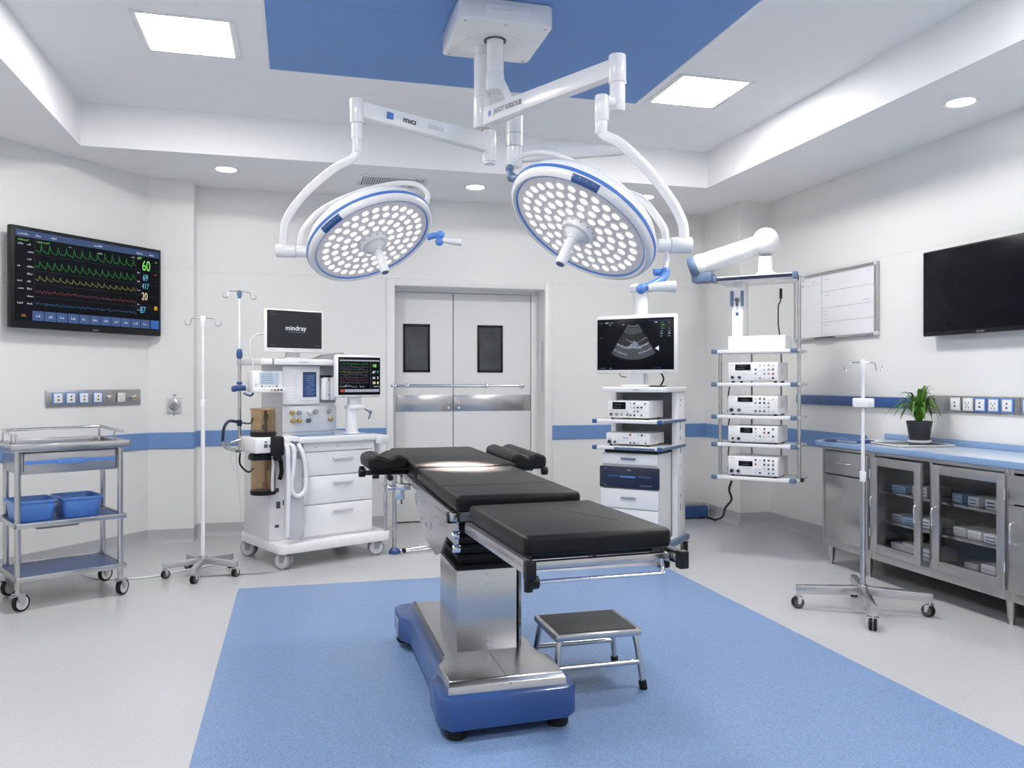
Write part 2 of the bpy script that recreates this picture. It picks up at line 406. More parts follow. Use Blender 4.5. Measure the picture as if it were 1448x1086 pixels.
MB().box(2.338, 2.3405, 7.62, 7.66, 1.25, 1.75).build('hinge_plate', 'pale_grey', door)

# ceiling lamps
def panel_light(x, y, label=None, parent=None):
    t = thing('ceiling_light', label, 'ceiling light', (x, y, ZC), 0, 'square ceiling light panels') if label else None
    p = t if t else parent; X = T(0, 0, 0) if t else T(x, y, ZC)
    f = MB(X)
    for q in ((-.275, .275, -.28, -.255), (-.275, .275, .255, .28), (-.275, -.24, -.255, .255), (.24, .275, -.255, .255)): f.box(q[0], q[1], q[2], q[3], -.008, 0, .002)
    f.build('light_frame', 'white_enamel', p)
    MB(X).box(-.24, .24, -.255, .255, -.004, -.001).build('diffuser', 'panel_emit', p)
panel_light(-.605, 5.07, 'lit square ceiling panel beside the blue inlay, above the wall monitor side')
panel_light(2.712, 5.14, 'lit square ceiling panel beside the blue inlay, on the plant and cabinet side')
for y in (2.4, -.3):  # unseen panels continuing the grid, added for overall room brightness
    for x in (-.605, 2.712): panel_light(x, y, parent=ceil)
def downlight(x, y, label=None, parent=None):
    t = thing('downlight', label, 'ceiling light', (x, y, ZS), 0, 'round recessed downlights') if label else None
    p = t if t else parent; X = T(0, 0, 0) if t else T(x, y, ZS)
    MB(X).lathe([(.075, -.001), (.098, -.006), (.098, 0), (.075, 0)], close=True).build('trim_ring', 'white_enamel', p)
    MB(X).lathe([(0, -.004), (.076, -.003), (.076, 0), (0, 0)]).build('lens', 'down_emit', p)
downlight(-.538, 6.90, 'round lit downlight in the low ceiling above the drip stand at the blue strip corner')
downlight(1.522, 6.97, 'round lit downlight in the low ceiling in front of the double door')
downlight(3.119, 6.94, 'round lit downlight partly behind the larger surgical lamp')
downlight(3.921, 4.09, 'round lit downlight above the steel cabinets and black television')
for x, y in ((3.921, 1.9), (3.921, -.3), (-2.0, 4.6), (-2.0, 2.4), (-2.0, .2)): downlight(x, y, parent=ceil)  # unseen extra downlights, added out of view to brighten the room
vt = thing('ceiling_vent', 'rectangular slatted air vent in the low ceiling behind the smaller lamp', 'air vent', (.80, 6.95, ZS))
v = MB()
for q in ((-.29, .29, -.17, -.14), (-.29, .29, .14, .17), (-.29, -.26, -.14, .14), (.26, .29, -.14, .14)): v.box(q[0], q[1], q[2], q[3], -.008, 0, .002)
v.build('vent_frame', 'white_enamel', vt)
v = MB()
for i in range(26): v.box(-.25+i*.02, -.238+i*.02, -.14, .14, -.006, -.002, M=None)
v.build('slats', 'pale_grey', vt); MB().box(-.26, .26, -.14, .14, -.002, -.0005).build('duct_opening', 'dark_grey', vt)

# ------------------------------------------------------------------ left wall
WL = (PB[0], PB[1]); RL = 49.5
tv = thing('wall_monitor', 'large wall screen showing green, yellow and red vital sign traces and the number 60', 'monitor', (WL[0], WL[1], 0), RL)
x0, x1, z0, z1 = -1.235, .03, 1.73, 2.445
MB().box(x0, x1, -.12, -.075, z0, z1, .006).build('casing', 'black_plastic', tv)
MB().box(-.85, -.35, -.075, -.006, 1.95, 2.25, .004).build('wall_bracket', 'dark_grey', tv)
sc = MB().box(x0+.028, x1-.02, -.1225, -.119, z0+.05, z1-.025).build('screen', 'screen_black', tv)
sx0, sx1, sz0, sz1 = x0+.03, x1-.022, z0+.052, z1-.027
W_, H_ = sx1-sx0, sz1-sz0
px = lambda u: sx0 + u*W_
pz = lambda w: sz0 + w*H_
Y1 = -.1232
MB().rect(px(0), pz(.925), px(1), pz(1), Y1).build('title_bar', 'px_bar', sc)
m = MB()
for k in range(11):
    a = .10 + k*.075; m.rect(px(a+.001), pz(.005), px(a+.072), pz(.115), Y1)
m.build('soft_keys', 'px_key', sc)
MB().rect(px(.93), pz(.005), px(.998), pz(.115), Y1-.0002).build('power_key', 'px_keylight', sc)
def cap(x, z, w, h, mt, y=Y1-.0004):
    m = MB(); scribble(m, x, z, w, h, y); m.build('caption', mt, sc)
for k in range(11): cap(px(.123+k*.075), pz(.05), .035, .018, 'px_white')
for (u, w, l) in ((.015, .95, .075), (.12, .95, .04), (.215, .95, .04), (.50, .95, .075), (.82, .945, .06), (.92, .945, .05)): cap(px(u), pz(w), l, .018, 'px_white')
for k in range(9):
    for u in (.012, .07):
        if rnd.random() < .85: cap(px(u), pz(.84-k*.082), rnd.uniform(.02, .05), .014, 'px_white')
for w in (.88, .70, .59, .48, .30, .23): cap(px(.825), pz(w), .025, .012, 'px_white')
for (u, w, l) in ((.33, .885, .025), (.53, .865, .04), (.775, .885, .035)): cap(px(u), pz(w), l, .012, 'px_white')
for (u, w, l) in ((.13, .885, .09), (.015, .885, .07), (.83, .895, .04), (.965, .86, .022)): cap(px(u), pz(w), l, .014, 'px_lime')
cap(px(.035), pz(.045), .035, .02, 'px_orange'); cap(px(.96), pz(.70), .02, .014, 'px_orange')
MB().rect(px(.96), pz(.25), px(.985), pz(.30), Y1-.0004).build('alarm_block', 'px_orange', sc)
m = MB()
for w in (.745, .565, .42, .275): m.rect(px(.115), pz(w), px(.998), pz(w)+.0015, Y1)
m.rect(px(.8145), pz(.13), px(.816), pz(.9), Y1); m.rect(px(.1135), pz(.13), px(.115), pz(.9), Y1)
m.build('grid_lines', 'px_dim', sc)
def trace(z, amp, n, kind, noise):
    P = []
    for i in range(n):
        a = .12 + i*(.69/n); s = .69/n
        if kind == 0: prof = ((0, .0), (.35, -.12), (.5, -.2), (.6, .25), (.68, 1), (.78, .35), (.92, .05))
        elif kind == 1: prof = ((0, 0), (.3, -.3), (.45, -.1), (.6, .8), (.75, .25), (.9, .1))
        else: prof = ((0, 0), (.25, .3), (.4, -.2), (.6, .6), (.8, -.3))
        for (u, h) in prof: P.append((px(a + u*s), pz(z + amp*(h + rnd.uniform(-noise, noise)))))
    P.append((px(.812), pz(z))); return P
for z, amp, n, kd, nz_, mt in ((.79, .085, 13, 0, .08, 'px_green'), (.62, .075, 15, 1, .08, 'px_green'), (.475, .05, 16, 1, .12, 'px_yellow'), (.33, .035, 15, 2, .2, 'px_red'), (.195, .02, 26, 2, .7, 'px_blue')):
    w = MB(); w.ribbon(trace(z, amp, n, kd, nz_), .0032, Y1-.0002); w.build('waveform', mt, sc)
for s_, u, w, sz, mt in (('60', .895, .80, .098, 'px_lime'), ('69', .888, .65, .062, 'px_cyan'), ('417', .888, .54, .055, 'px_cyan'), ('20', .882, .41, .072, 'px_cream'), ('87', .868, .235, .064, 'px_cyan')):
    text(s_, sz, mt, sc, 'readout', T(px(u), Y1-.0005, pz(w)) @ FACE @ MX.Diagonal((.82, 1.2, 1, 1)), bold=-.0006)
m = MB(); scribble(m, -.60, z0+.012, .045, .012, -.1206); m.build('maker_mark', 'paper_white', tv)

def socket_unit(parent, x, z, y, w, kind, frame_mat):
    if frame_mat: MB().box(x-w*.56, x+w*.56, y-.006, y, z-w*.58, z+w*.58, .002).build('socket_frame', frame_mat, parent)
    s = MB().box(x-w*.44, x+w*.44, y-.010, y-.004, z-w*.47, z+w*.47, .002).build('socket', 'white_plastic', parent)
    h = MB(); yy = y-.0112
    if kind == 0:
        h.cyl((x, yy+.001, z+.012), (x, yy, z+.012), .007, seg=12).rect(x-.008, z-.02, x+.008, z-.008, yy)
    else:
        for a, b in ((-.014, .012), (.014, .012), (0, -.003), (-.012, -.02), (.012, -.02)): h.rect(x+a-.003, z+b-.006, x+a+.003, z+b+.006, yy)
    h.build('socket_holes', 'dark_grey', s)
def gas_unit(parent, x, z, y, r=.02):
    g = MB(); g.cyl((x, y, z), (x, y-.012, z), r*1.25, bev=.002).cyl((x, y-.012, z), (x, y-.03, z), r*.8, bev=.002)
    q = g.build('gas_outlet', 'chrome', parent)
    MB().cyl((x, y-.03, z), (x, y-.038, z), r*.5, bev=.001).build('outlet_core', 'brass', q)
sp = thing('socket_panel', 'long steel wall panel with four blue-edged sockets and gas outlets, below the wall monitor', 'socket panel', (WL[0], WL[1], 0), RL)
MB().box(-.905, -.08, -.014, -.001, 1.163, 1.288, .004).build('plate', 'brushed_steel', sp)
for x in (-.815, -.711, -.602, -.483): socket_unit(sp, x, 1.228, -.014, .075, 0, 'blue_plastic')
gas_unit(sp, -.379, 1.226, -.014, .018); socket_unit(sp, -.273, 1.226, -.014, .078, 1, None); gas_unit(sp, -.156, 1.224, -.014, .02)
gp = thing('gas_valve', 'small square wall plate with one round gas outlet right of the steel socket panel', 'gas outlet', (PB[0], 7.348, 0))
MB().box(.15, .268, -.016, -.004, 1.088, 1.218, .004).build('plate', 'pale_grey', gp)
g = MB(); g.cyl((.209, -.016, 1.16), (.209, -.03, 1.16), .046, bev=.004).build('outlet_ring', 'stainless', gp)
g = MB(); g.cyl((.209, -.03, 1.16), (.209, -.048, 1.16), .022, bev=.003).build('outlet_core', 'mid_grey', gp)
MB().box(.205, .213, -.03, -.024, 1.065, 1.12, .002).build('release_tab', 'mid_grey', gp); MB().cyl((.209, -.004, 1.238), (.209, -.012, 1.238), .011).build('screw', 'stainless', gp)

# ------------------------------------------------------------------ castors shared by the wheeled things
def castor(parent, x, y, r, w, ang=0, fork='cast_alloy', tyre='black_rubber', hub='pale_grey', stem=None, brake=True, twin=False, off=.35):
    X = T(x, y, 0) @ RZ(ang); top = stem if stem else r*2.25
    f = MB(X); o = r*off
    f.cyl((0, 0, r*2.02), (0, 0, top), r*.28, seg=14)
    f.box(-w*.75, w*.75, -r*.45, o+r*.3, r*1.95, r*2.12, r*.04)
    for s in (-1, 1): f.prism([(-r*.4, r*2.0), (o+r*.25, r*2.0), (o+r*.22, r*.85), (o-r*.22, r*.85)], s*w*.62-w*.07, s*w*.62+w*.07, M=MX(((0, 0, 1, 0), (1, 0, 0, 0), (0, 1, 0, 0), (0, 0, 0, 1))))
    if brake: f.box(-w*.4, w*.4, -r*1.15, -r*.2, r*1.72, r*1.84, r*.04, M=RX(-8))
    c = f.build('castor', fork, parent)
    R = X @ T(0, o, r) @ RY(90)
    k = MB(R)
    if twin:
        for s in (-1, 1): k.lathe([(r*.35, s*w*.08), (r*.93, s*w*.1), (r, s*w*.2), (r, s*w*.4), (r*.9, s*w*.5), (r*.35, s*w*.5)], seg=24, close=True)
        wh = k.build('wheel', tyre, c)
        h = MB(R)
        for s in (-1, 1): h.lathe([(0, s*w*.54), (r*.55, s*w*.56), (r*.82, s*w*.51), (r*.84, s*w*.3), (0, s*w*.3)], seg=24)
        h.build('wheel_cover', hub, c)
    else:
        k.lathe([(r*.78, -w*.4), (r*.95, -w*.42), (r, -w*.25), (r, w*.25), (r*.95, w*.42), (r*.78, w*.4)], seg=28, close=True); k.build('wheel', tyre, c)
        MB(R).lathe([(0, -w*.46), (r*.3, -w*.5), (r*.36, -w*.36), (r*.7, -w*.34), (r*.8, -w*.38), (r*.8, w*.38), (r*.7, w*.34), (r*.36, w*.36), (r*.3, w*.5), (0, w*.46)], seg=28).build('wheel_cover', hub, c)
    return c

# ------------------------------------------------------------------ trolley on the left with two basins
tr = thing('trolley', 'stainless instrument trolley with a drawer, rails and two blue basins on it', 'trolley', (-1.573, 5.346, 0), 28)
for (x, y) in ((0, 0), (.567, 0), (.03, .46), (.597, .46)):
    MB().cyl((x, y, .135), (x, y, .945), .017, seg=18).build('leg', 'stainless', tr)
    castor(tr, x, y, .052, .034, rnd.uniform(-80, -50), stem=.14, brake=y < .1, off=.4)
X0, X1, Y0, Y1_ = -.055, .61, -.06, .51
t = MB().box(X0, X1, Y0, Y1_, .945, .955, .002)
for q in ((X0, X1, Y0, Y0+.012), (X0, X1, Y1_-.012, Y1_), (X0, X0+.012, Y0, Y1_), (X1-.012, X1, Y0, Y1_)): t.box(q[0], q[1], q[2], q[3], .94, .985, .003)
t.build('tray_top', 'stainless', tr)
r = MB().tube([(.0, .05, 1.03), (.01, .47, 1.045), (.58, .475, 1.05), (.60, .06, 1.035)], .009)
for (x, y) in ((.004, .2), (.01, .46), (.578, .47), (.592, .2), (.004, .1)): r.cyl((x, y, .955), (x, y, 1.04), .007, seg=10)
r.build('guard_rail', 'chrome', tr)
MB().box(.012, .555, .02, .45, .80, .935, .003).build('drawer_case', 'brushed_steel', tr)
d = MB().box(.03, .537, -.012, .02, .815, .93, .004).build('drawer', 'brushed_steel', tr)
MB().box(.035, .532, -.0135, -.0118, .862, .884, .0005).build('blue_stripe', 'blue_plastic', d)
MB().box(.20, .37, -.03, -.0135, .857, .888, .010).build('handle', 'blue_plastic', d)
for z in (.50, .185):
    s = MB().box(-.015, .60, -.012, .47, z, z+.006, .001)
    for q in ((-.02, .60, -.02, -.008), (-.0, .61, .468, .48), (-.02, -.008, -.02, .47), (.585, .60, -.01, .48)): s.box(q[0], q[1], q[2], q[3], z-.012, z+.018, .002)
    s.build('shelf', 'stainless', tr)
    MB().box(.01, .575, .01, .455, z+.006, z+.0085).build('shelf_mat', 'rail_blue', tr)  # on the bottom shelf the blue is a reflection put into the colour
MB().box(.12, .36, .1, .3, .455, .488, .01).build('under_shelf_bracket', 'mid_grey', tr)
def basin(x, y, rz, w, d_, label):
    # basin standing on the middle shelf
    rt = math.radians(28); wx = -1.573 + x*math.cos(rt) - y*math.sin(rt); wy = 5.346 + x*math.sin(rt) + y*math.cos(rt)
    b = thing('basin', label, 'basin', (wx, wy, .5095), 28+rz, 'blue basins on the trolley shelf')
    h = .125; t = bmesh.new(); loops = []
    for (k, z, n) in ((.0, 0, 1), (.86, 0, 1), (.9, .012, 1), (1, h-.014, 1), (1.08, h-.012, 1), (1.085, h, 1), (.99, h, 1), (.97, h-.012, 1), (.87, .016, 1), (.83, .008, 1), (0, .008, 1)):
        if k == 0: continue
        loops.append([t.verts.new((p[0], p[1], z)) for p in rrect(-w/2*k, w/2*k, -d_/2*k-(0), d_/2*k, .03)])
    for a, c in zip(loops, loops[1:]):
        n = len(a)
        for i in range(n): t.faces.new((a[i], a[(i+1) % n], c[(i+1) % n], c[i]))
    t.faces.new(loops[0][::-1]); t.faces.new(loops[-1])
    bmesh.ops.recalc_face_normals(t, faces=t.faces[:])
    mb = MB(); mb._add(t, 0, None); mb.build('tub', 'blue_plastic', b)
basin(.113, .21, 0, .225, .265, 'blue plastic basin on the trolley shelf, farther from the white drip stand')
basin(.373, .215, 0, .225, .28, 'blue plastic basin on the trolley shelf, nearer the white drip stand')

# ------------------------------------------------------------------ drip stands
def drip_stand(x, y, top, label, legs, r, rz, zleg, lower, split, leg_mat, hookw, hub_r=.02, extra=None, hubtop=None):
    t = thing('drip_stand', label, 'drip stand', (x, y, 0), 0, None)
    MB().cyl((0, 0, zleg-.02), (0, 0, split), .0145, seg=18).build('pole', lower, t)
    MB().cyl((0, 0, split-.02), (0, 0, top-.02), .0105, seg=16).build('upper_pole', 'white_enamel', t)
    MB().cyl((0, 0, split-.035), (0, 0, split+.025), .018, bev=.003).build('collar', 'white_plastic', t)
    MB().lathe([(.012, top-.07), (.017, top-.04), (.019, top-.005), (.012, top+.012), (0, top+.014)], seg=16).build('head', 'white_plastic', t)
    for s in (-1, 1):
        P = [(0, 0, top-.004), (s*hookw*.6, 0, top-.008), (s*hookw*.68, 0, top-.02)]
        for k in range(11):
            a = math.radians(200 + 20*k) if s > 0 else math.radians(-20 - 20*k)
            P.append((s*hookw*.86 + math.cos(a)*hookw*.19, 0, top-.035 + math.sin(a)*hookw*.19))
        MB(RZ(hrot(x, y))).tube(P, .0035, seg=8).build('hook', 'chrome', t)
    MB().cyl((0, 0, zleg-.03), (0, 0, zleg+.035), hub_r+.01, bev=.004).build('hub', leg_mat, t)
    n = legs
    for i in range(n):
        a = rz + 360*i/n; X = RZ(a)
        l = MB(X); big = leg_mat == 'stainless'; beam(l, (.015, 0, zleg), (r+.016, 0, zleg-.018), .040 if big else .032, .052 if big else .040, .004); l.build('leg', leg_mat, t)
        px_, py_ = r*math.cos(math.radians(a)), r*math.sin(math.radians(a))
        castor(t, px_, py_, .034 if big else .028, .040 if big else .034, rnd.uniform(0, 360), fork='chrome', hub='dark_grey', stem=zleg-.035, brake=False, twin=True, off=.2)
    return t
def hrot(x, y): return math.degrees(math.atan2(-x, y)) + 4
drip_stand(-.626, 6.048, 1.80, 'white drip stand with a five-legged base at the wall beside the trolley', 5, .245, 262, .104, 'white_enamel', 1.2, 'cast_alloy', .115)
rs = drip_stand(3.215, 4.08, 1.47, 'drip stand on a four-legged steel base in front of the steel cabinets', 4, .355, 60, .128, 'stainless', .80, 'stainless', .10)
c = MB(RZ(hrot(3.2, 4.1))).box(-.055, .06, -.03, .03, 1.20, 1.255, .008).cyl((.045, -.03, 1.23), (.045, -.045, 1.23), .01)
c.build('pole_clamp', 'white_plastic', rs)
# ------------------------------------------------------------------ operating table (world coordinates minus OT)
OT = (.79, 3.5, 0); XO = T(-OT[0], -OT[1], 0)
ot = thing('operating_table', 'black padded operating table on a steel column and blue wheeled base', 'operating table', OT)
base = [(.56, 2.97), (1.02, 2.99), (1.063, 3.03), (1.063, 3.22), (1.03, 3.30), (1.03, 4.02), (1.075, 4.08), (1.075, 4.30), (1.03, 4.345), (.545, 4.345), (.505, 4.30), (.505, 4.10), (.548, 4.03), (.548, 3.30), (.520, 3.23), (.520, 3.03)]
MB(XO).prism(base, .045, .168, bev=.012).build('base_cover', 'blue_paint', ot)
top = [(.555, 3.02), (1.025, 3.02), (1.035, 3.22), (1.0, 3.30), (1.0, 4.22), (.585, 4.22), (.585, 3.30), (.545, 3.22)]
p = MB(XO)
t = bmesh.new()
cx, cy = .79, 3.6
def ring(z, k, dy): return [t.verts.new((cx+(q[0]-cx)*k, cy+(q[1]-cy)*k, z)) for q in top]
rs_ = [ring(.160, 1.0, 0), ring(.196, .992, 0), ring(.212, .955, 0)]
for a, b in zip(rs_, rs_[1:]):
    for i in range(len(a)): t.faces.new((a[i], a[(i+1) % len(a)], b[(i+1) % len(a)], b[i]))
t.faces.new(rs_[0][::-1]); t.faces.new(rs_[-1]); bmesh.ops.recalc_face_normals(t, faces=t.faces[:])
bmesh.ops.bevel(t, geom=[e for e in t.edges if abs(e.verts[0].co.z-e.verts[1].co.z) < 1e-6 and e.verts[0].co.z > .19], offset=.006, segments=2, profile=.5, affect='EDGES')
p._add(t, 0, None)
pl = p.build('base_plate', 'stainless', ot)
MB(XO).box(.787, .789, 3.035, 3.33, .2115, .2128).build('plate_seam', 'dark_grey', pl)
m = MB(XO); scribble(m, .755, .178, .06, .022, 3.0235); m.build('plate_mark', 'ink_black', pl)
MB(XO).box(.585, .60, 3.35, 4.2, .2115, .2135).build('cable_slot', 'dark_grey', pl)
for (x, y) in ((.59, 3.04), (1.0, 3.06), (.55, 4.24), (1.02, 4.25)): MB(XO).lathe([(0, 0), (.036, 0), (.043, .01), (.043, .035), (.03, .05), (0, .05)], seg=24, M=T(x, y, 0)).build('foot', 'black_rubber', ot)
MB(XO).box(.498, .507, 4.12, 4.20, .055, .15, .003).build('bumper_plate', 'stainless', ot)
col = MB(XO).prism([(.655, 3.365), (.915, 3.365), (.945, 3.395), (.945, 3.77), (.655, 3.77)], .2, .556, bev=.004).build('column', 'stainless', ot)
for z in (.535, .49, .255, .235): MB(XO).cyl((.79, 3.366, z), (.79, 3.362, z), .005, seg=10).build('rivet', 'chrome', col)
MB(XO).box(.924, .926, 3.36, 3.376, .2, .55).build('column_seam', 'dark_grey', col)
b = MB(XO)
for i in range(7):
    z = .556 + i*.042; k = .012 if i else .0
    b.box(.645+k, .955-k, 3.355+k, 3.78-k, z, z+.024, .011); b.box(.675, .925, 3.385, 3.75, z+.018, z+.046)
b.build('bellows', 'black_rubber', ot)
b = MB(XO).box(.655, .945, 3.3, 3.82, .82, .872, .006).build('tilt_block', 'dark_grey', ot)
# upper frame
for sgn, xs in ((-1, .508), (1, .972)):
    r = MB(XO).box(xs-.011, xs+.011, 2.66, 3.62, .885, .912, .003).build('side_rail', 'stainless', ot)
    MB(XO).box(xs-.004, xs+.004, 3.64, 4.5, .885, .912, .003).build('side_rail', 'stainless', ot)
    pr_ = [(2.68, .882), (3.64, .882), (3.62, .79), (3.35, .70), (3.10, .685), (2.98, .72), (2.86, .80), (2.68, .80)]
    MB(XO).prism(pr_, xs+(.012 if sgn < 0 else -.02), xs+(.02 if sgn < 0 else -.012), M=MX(((0, 0, 1, 0), (1, 0, 0, 0), (0, 1, 0, 0), (0, 0, 0, 1)))).build('side_plate', 'stainless', ot)
    MB(XO).cyl((xs-.016, 2.70, .893), (xs+.016, 2.70, .893), .02, bev=.003).build('hinge', 'black_plastic', ot)
for (y, z, w, h) in ((3.22, .80, .06, .012), (3.12, .79, .025, .02), (3.0, .80, .02, .03)): MB(XO).box(.486, .490, y, y+w, z, z+h, .001).build('plate_label', 'mid_grey', ot)
MB(XO).box(.53, .95, 2.66, 4.55, .885, .915, .004).build('pad_frame', 'dark_grey', ot)
# pads
def pad(name, x0, x1, y0, y1, z0, z1, rz=0, seams=()):
    cx, cy = (x0+x1)/2, (y0+y1)/2
    o = MB(XO @ T(cx, cy, 0) @ RZ(rz)).box(x0-cx, x1-cx, y0-cy, y1-cy, z0, z1, .016, seg=4).build(name, 'black_vinyl', ot)
    for (sx, ang, l) in seams:
        MB(XO @ T(cx+sx, cy, z1) @ RZ(ang)).box(-.0012, .0012, -l, l, -.001, .0006).build('seam', 'black_rubber', o)
    return o
pad('seat_pad', .513, .953, 2.65, 3.55, .918, .972)
pad('back_pad', .508, .975, 3.585, 4.58, .918, .980)
s = MB(XO).box(.515, .951, 2.92, 2.9226, .9715, .9727).build('seam', 'black_rubber', ot)
pad('leg_pad', .556, .985, 2.03, 2.60, .895, .950, 2.8, seams=((.075, 24, .14),))
XL = XO @ T(.77, 2.3, 0) @ RZ(2.8)
for sx, nm in ((-.212, 0), (.222, 1)):
    r = MB(XL).box(sx-.011, sx+.011, -.30, .31, .858, .892, .003).build('leg_rail', 'stainless', ot)
    MB(XL).box(sx-.014, sx+.014, -.325, -.295, .848, .896, .004).build('rail_cap', 'black_plastic', r)
    MB(XL).box(sx-.008, sx+.008, -.29, .3, .889, .8935).build('rail_slot', 'dark_grey', r)
    MB(XL).box(sx-.012 if sx > 0 else sx+.011, sx-.03 if sx > 0 else sx+.03, -.24, .28, .868, .90, .003).build('pad_bracket', 'dark_grey', ot)
MB(XL).box(-.18, .19, -.2, .25, .872, .896, .004).build('leg_pad_frame', 'black_plastic', ot)
b = MB(XL); beam(b, (-.195, -.262, .872), (.20, -.262, .872), .02, .024, .004); b.cyl((-.2, -.262, .872), (-.19, -.262, .872), .013)
beam(b, (.20, -.266, .872), (.215, -.10, .872), .016, .02, .003); q = b.build('end_bar', 'stainless', ot)
MB(XL).cyl((.196, -.262, .842), (.196, -.262, .858), .014, bev=.003).build('bar_roller', 'black_rubber', q)
b = MB(XL).tube([(-.205, -.30, .838), (-.1, -.30, .838), (.15, -.30, .836), (.165, -.30, .838), (.172, -.295, .85), (.175, -.28, .868)], .006, smooth=3).build('foot_rail', 'chrome', ot)
MB(XL).cyl((-.215, -.30, .838), (-.185, -.30, .838), .017, bev=.004).cyl((-.212, -.30, .815), (-.212, -.30, .86), .012, bev=.003).build('clamp_knob', 'black_plastic', ot)
MB(XL).sph((-.14, -.25, .868), .013, sz=.8).build('pad_knob', 'black_plastic', ot)
for k, (y, z) in enumerate(((2.66, .84), (2.66, .80))): MB(XO).cyl((.50, y-.02*k, z), (.525, y-.02*k, z), .014, bev=.003).build('clamp', 'chrome', ot)
# arm boards
def arm_board(x0, x1, y0, y1, rz, tz):
    w = x1-x0; n = 12; P = [(-w/2+.02, -.028), (w/2-.02, -.028), (w/2-.004, -.018), (w/2, .008)]
    for i in range(n+1):
        u = 1-2*i/n; P.append((u*w/2*.985, .030 + .016*math.sin(PI*min(1, abs(u)*1.02)) - .004*(1-abs(u))))
    P += [(-w/2, .008), (-w/2+.004, -.018)]
    X = XO @ T((x0+x1)/2, (y0+y1)/2, tz) @ RZ(rz)
    L = (y1-y0)/2
    a = MB(X).prism(P, -L, L, bev=.0, M=MX(((1, 0, 0, 0), (0, 0, -1, 0), (0, 1, 0, 0), (0, 0, 0, 1))))
    o = a.build('arm_board', 'black_vinyl', ot)
    bv = o.modifiers.new('round', 'BEVEL'); bv.width = .022; bv.segments = 5; bv.limit_method = 'ANGLE'; bv.angle_limit = math.radians(60)
    return o
a = arm_board(.312, .502, 3.76, 4.06, 3, .968)
arm_board(.985, 1.155, 3.66, 4.30, -2, .968)
MB(XO).box(.315, .52, 3.80, 3.845, .918, .938, .004).build('arm_bar', 'black_plastic', ot)
MB(XO).box(.96, 1.12, 3.80, 3.85, .918, .938, .004).build('arm_bar', 'black_plastic', ot)
MB(XO).cyl((.285, 3.87, .925), (.318, 3.87, .925), .022, bev=.005).cyl((.30, 3.87, .905), (.30, 3.87, .955), .012, bev=.003).build('arm_knob', 'black_plastic', ot)
MB(XO).cyl((1.135, 3.72, .925), (1.165, 3.72, .925), .020, bev=.005).build('arm_knob', 'black_plastic', ot)
MB(XO).cyl((.42, 3.74, .91), (.42, 3.80, .91), .014, bev=.003).cyl((.34, 3.765, .918), (.37, 3.765, .918), .012, bev=.003).build('arm_knob', 'black_plastic', ot)
b = MB(XO).box(.435, .475, 3.66, 3.70, .82, .895, .004).box(.44, .50, 3.64, 3.68, .865, .892, .003).cyl((.455, 3.68, .80), (.455, 3.68, .93), .012).cyl((.40, 3.67, .875), (.44, 3.67, .875), .012, bev=.002)
b.build('accessory_clamp', 'chrome', ot)
MB(XO).prism([(.0, 0), (.02, 0), (.012, -.05), (.004, -.055)], -.006, .006, M=T(.495, 3.5, .868) @ RX(90)).build('rail_clamp', 'chrome', ot)

# screen frame stand behind the table
st = thing('screen_stand', 'thin steel stand with a long horizontal bar in front of the double door', 'stand', (.752, 6.42, 0))
MB().lathe([(0, 0), (.043, 0), (.046, .012), (.038, .035), (.028, .045), (0, .045)], seg=24).build('foot', 'blue_paint', st)
MB().cyl((0, 0, .04), (0, 0, .78), .017, seg=18).cyl((0, 0, .78), (0, 0, .82), .022, bev=.003).build('pole', 'stainless', st)
MB().cyl((0, 0, .8), (0, 0, 1.33), .009, seg=14).build('upper_pole', 'stainless', st)
MB().cyl((-.03, 0, 1.318), (1.03, 0, 1.318), .010, seg=14).cyl((.10, 0, 1.318), (.74, 0, 1.318), .014, seg=14).build('cross_bar', 'stainless', st)
for x in (.0, .10, .74): MB().cyl((x-.012, 0, 1.318), (x+.012, 0, 1.318), .021, bev=.003).build('bar_clamp', 'chrome', st)
MB().sph((1.04, 0, 1.318), .024).build('end_knob', 'chrome', st)
f = MB().tube([(.04, -.0, .02), (.26, .06, .03), (.30, .05, .03), (.29, .01, .02), (.05, -.03, .018)], .008, smooth=4).build('floor_brace', 'chrome', st)
MB().cyl((.055, -.02, .024), (.085, -.02, .024), .018, bev=.003).build('brace_knob', 'black_plastic', st)
MB().tube([(.44, .0, .012), (.42, .02, .1), (.44, .03, .25), (.43, .03, .32)], .012, smooth=4).tube([(.28, .02, .014), (.44, 0, .012), (.5, .02, .012)], .006, smooth=3).build('brace_post', 'stainless', st)

# step stool
ss = thing('step_stool', 'low steel step stool with a black rubber top beside the table base', 'step stool', (1.272, 3.47, 0))
MB().box(-.198, .198, -.166, .166, .236, .264, .004).build('top_frame', 'stainless', ss)
MB().box(-.178, .178, -.146, .146, .2635, .2675, .001).build('top_mat', 'step_mat', ss)
for sx in (-1, 1):
    for sy in (-1, 1):
        P = [(sx*.165, sy*.135, .237), (sx*.178, sy*.143, .215), (sx*.203, sy*.165, .02)]
        l = MB().tube(P, .0125, seg=14, smooth=5).build('leg', 'stainless', ss)
        MB().cyl((sx*.2, sy*.162, .04), (sx*.206, sy*.167, 0), .0175, bev=.003).build('rubber_foot', 'black_rubber', l)
for sy in (-1, 1): MB().cyl((-.19, sy*.155, .12), (.19, sy*.155, .12), .0115, seg=14).build('stretcher', 'stainless', ss)

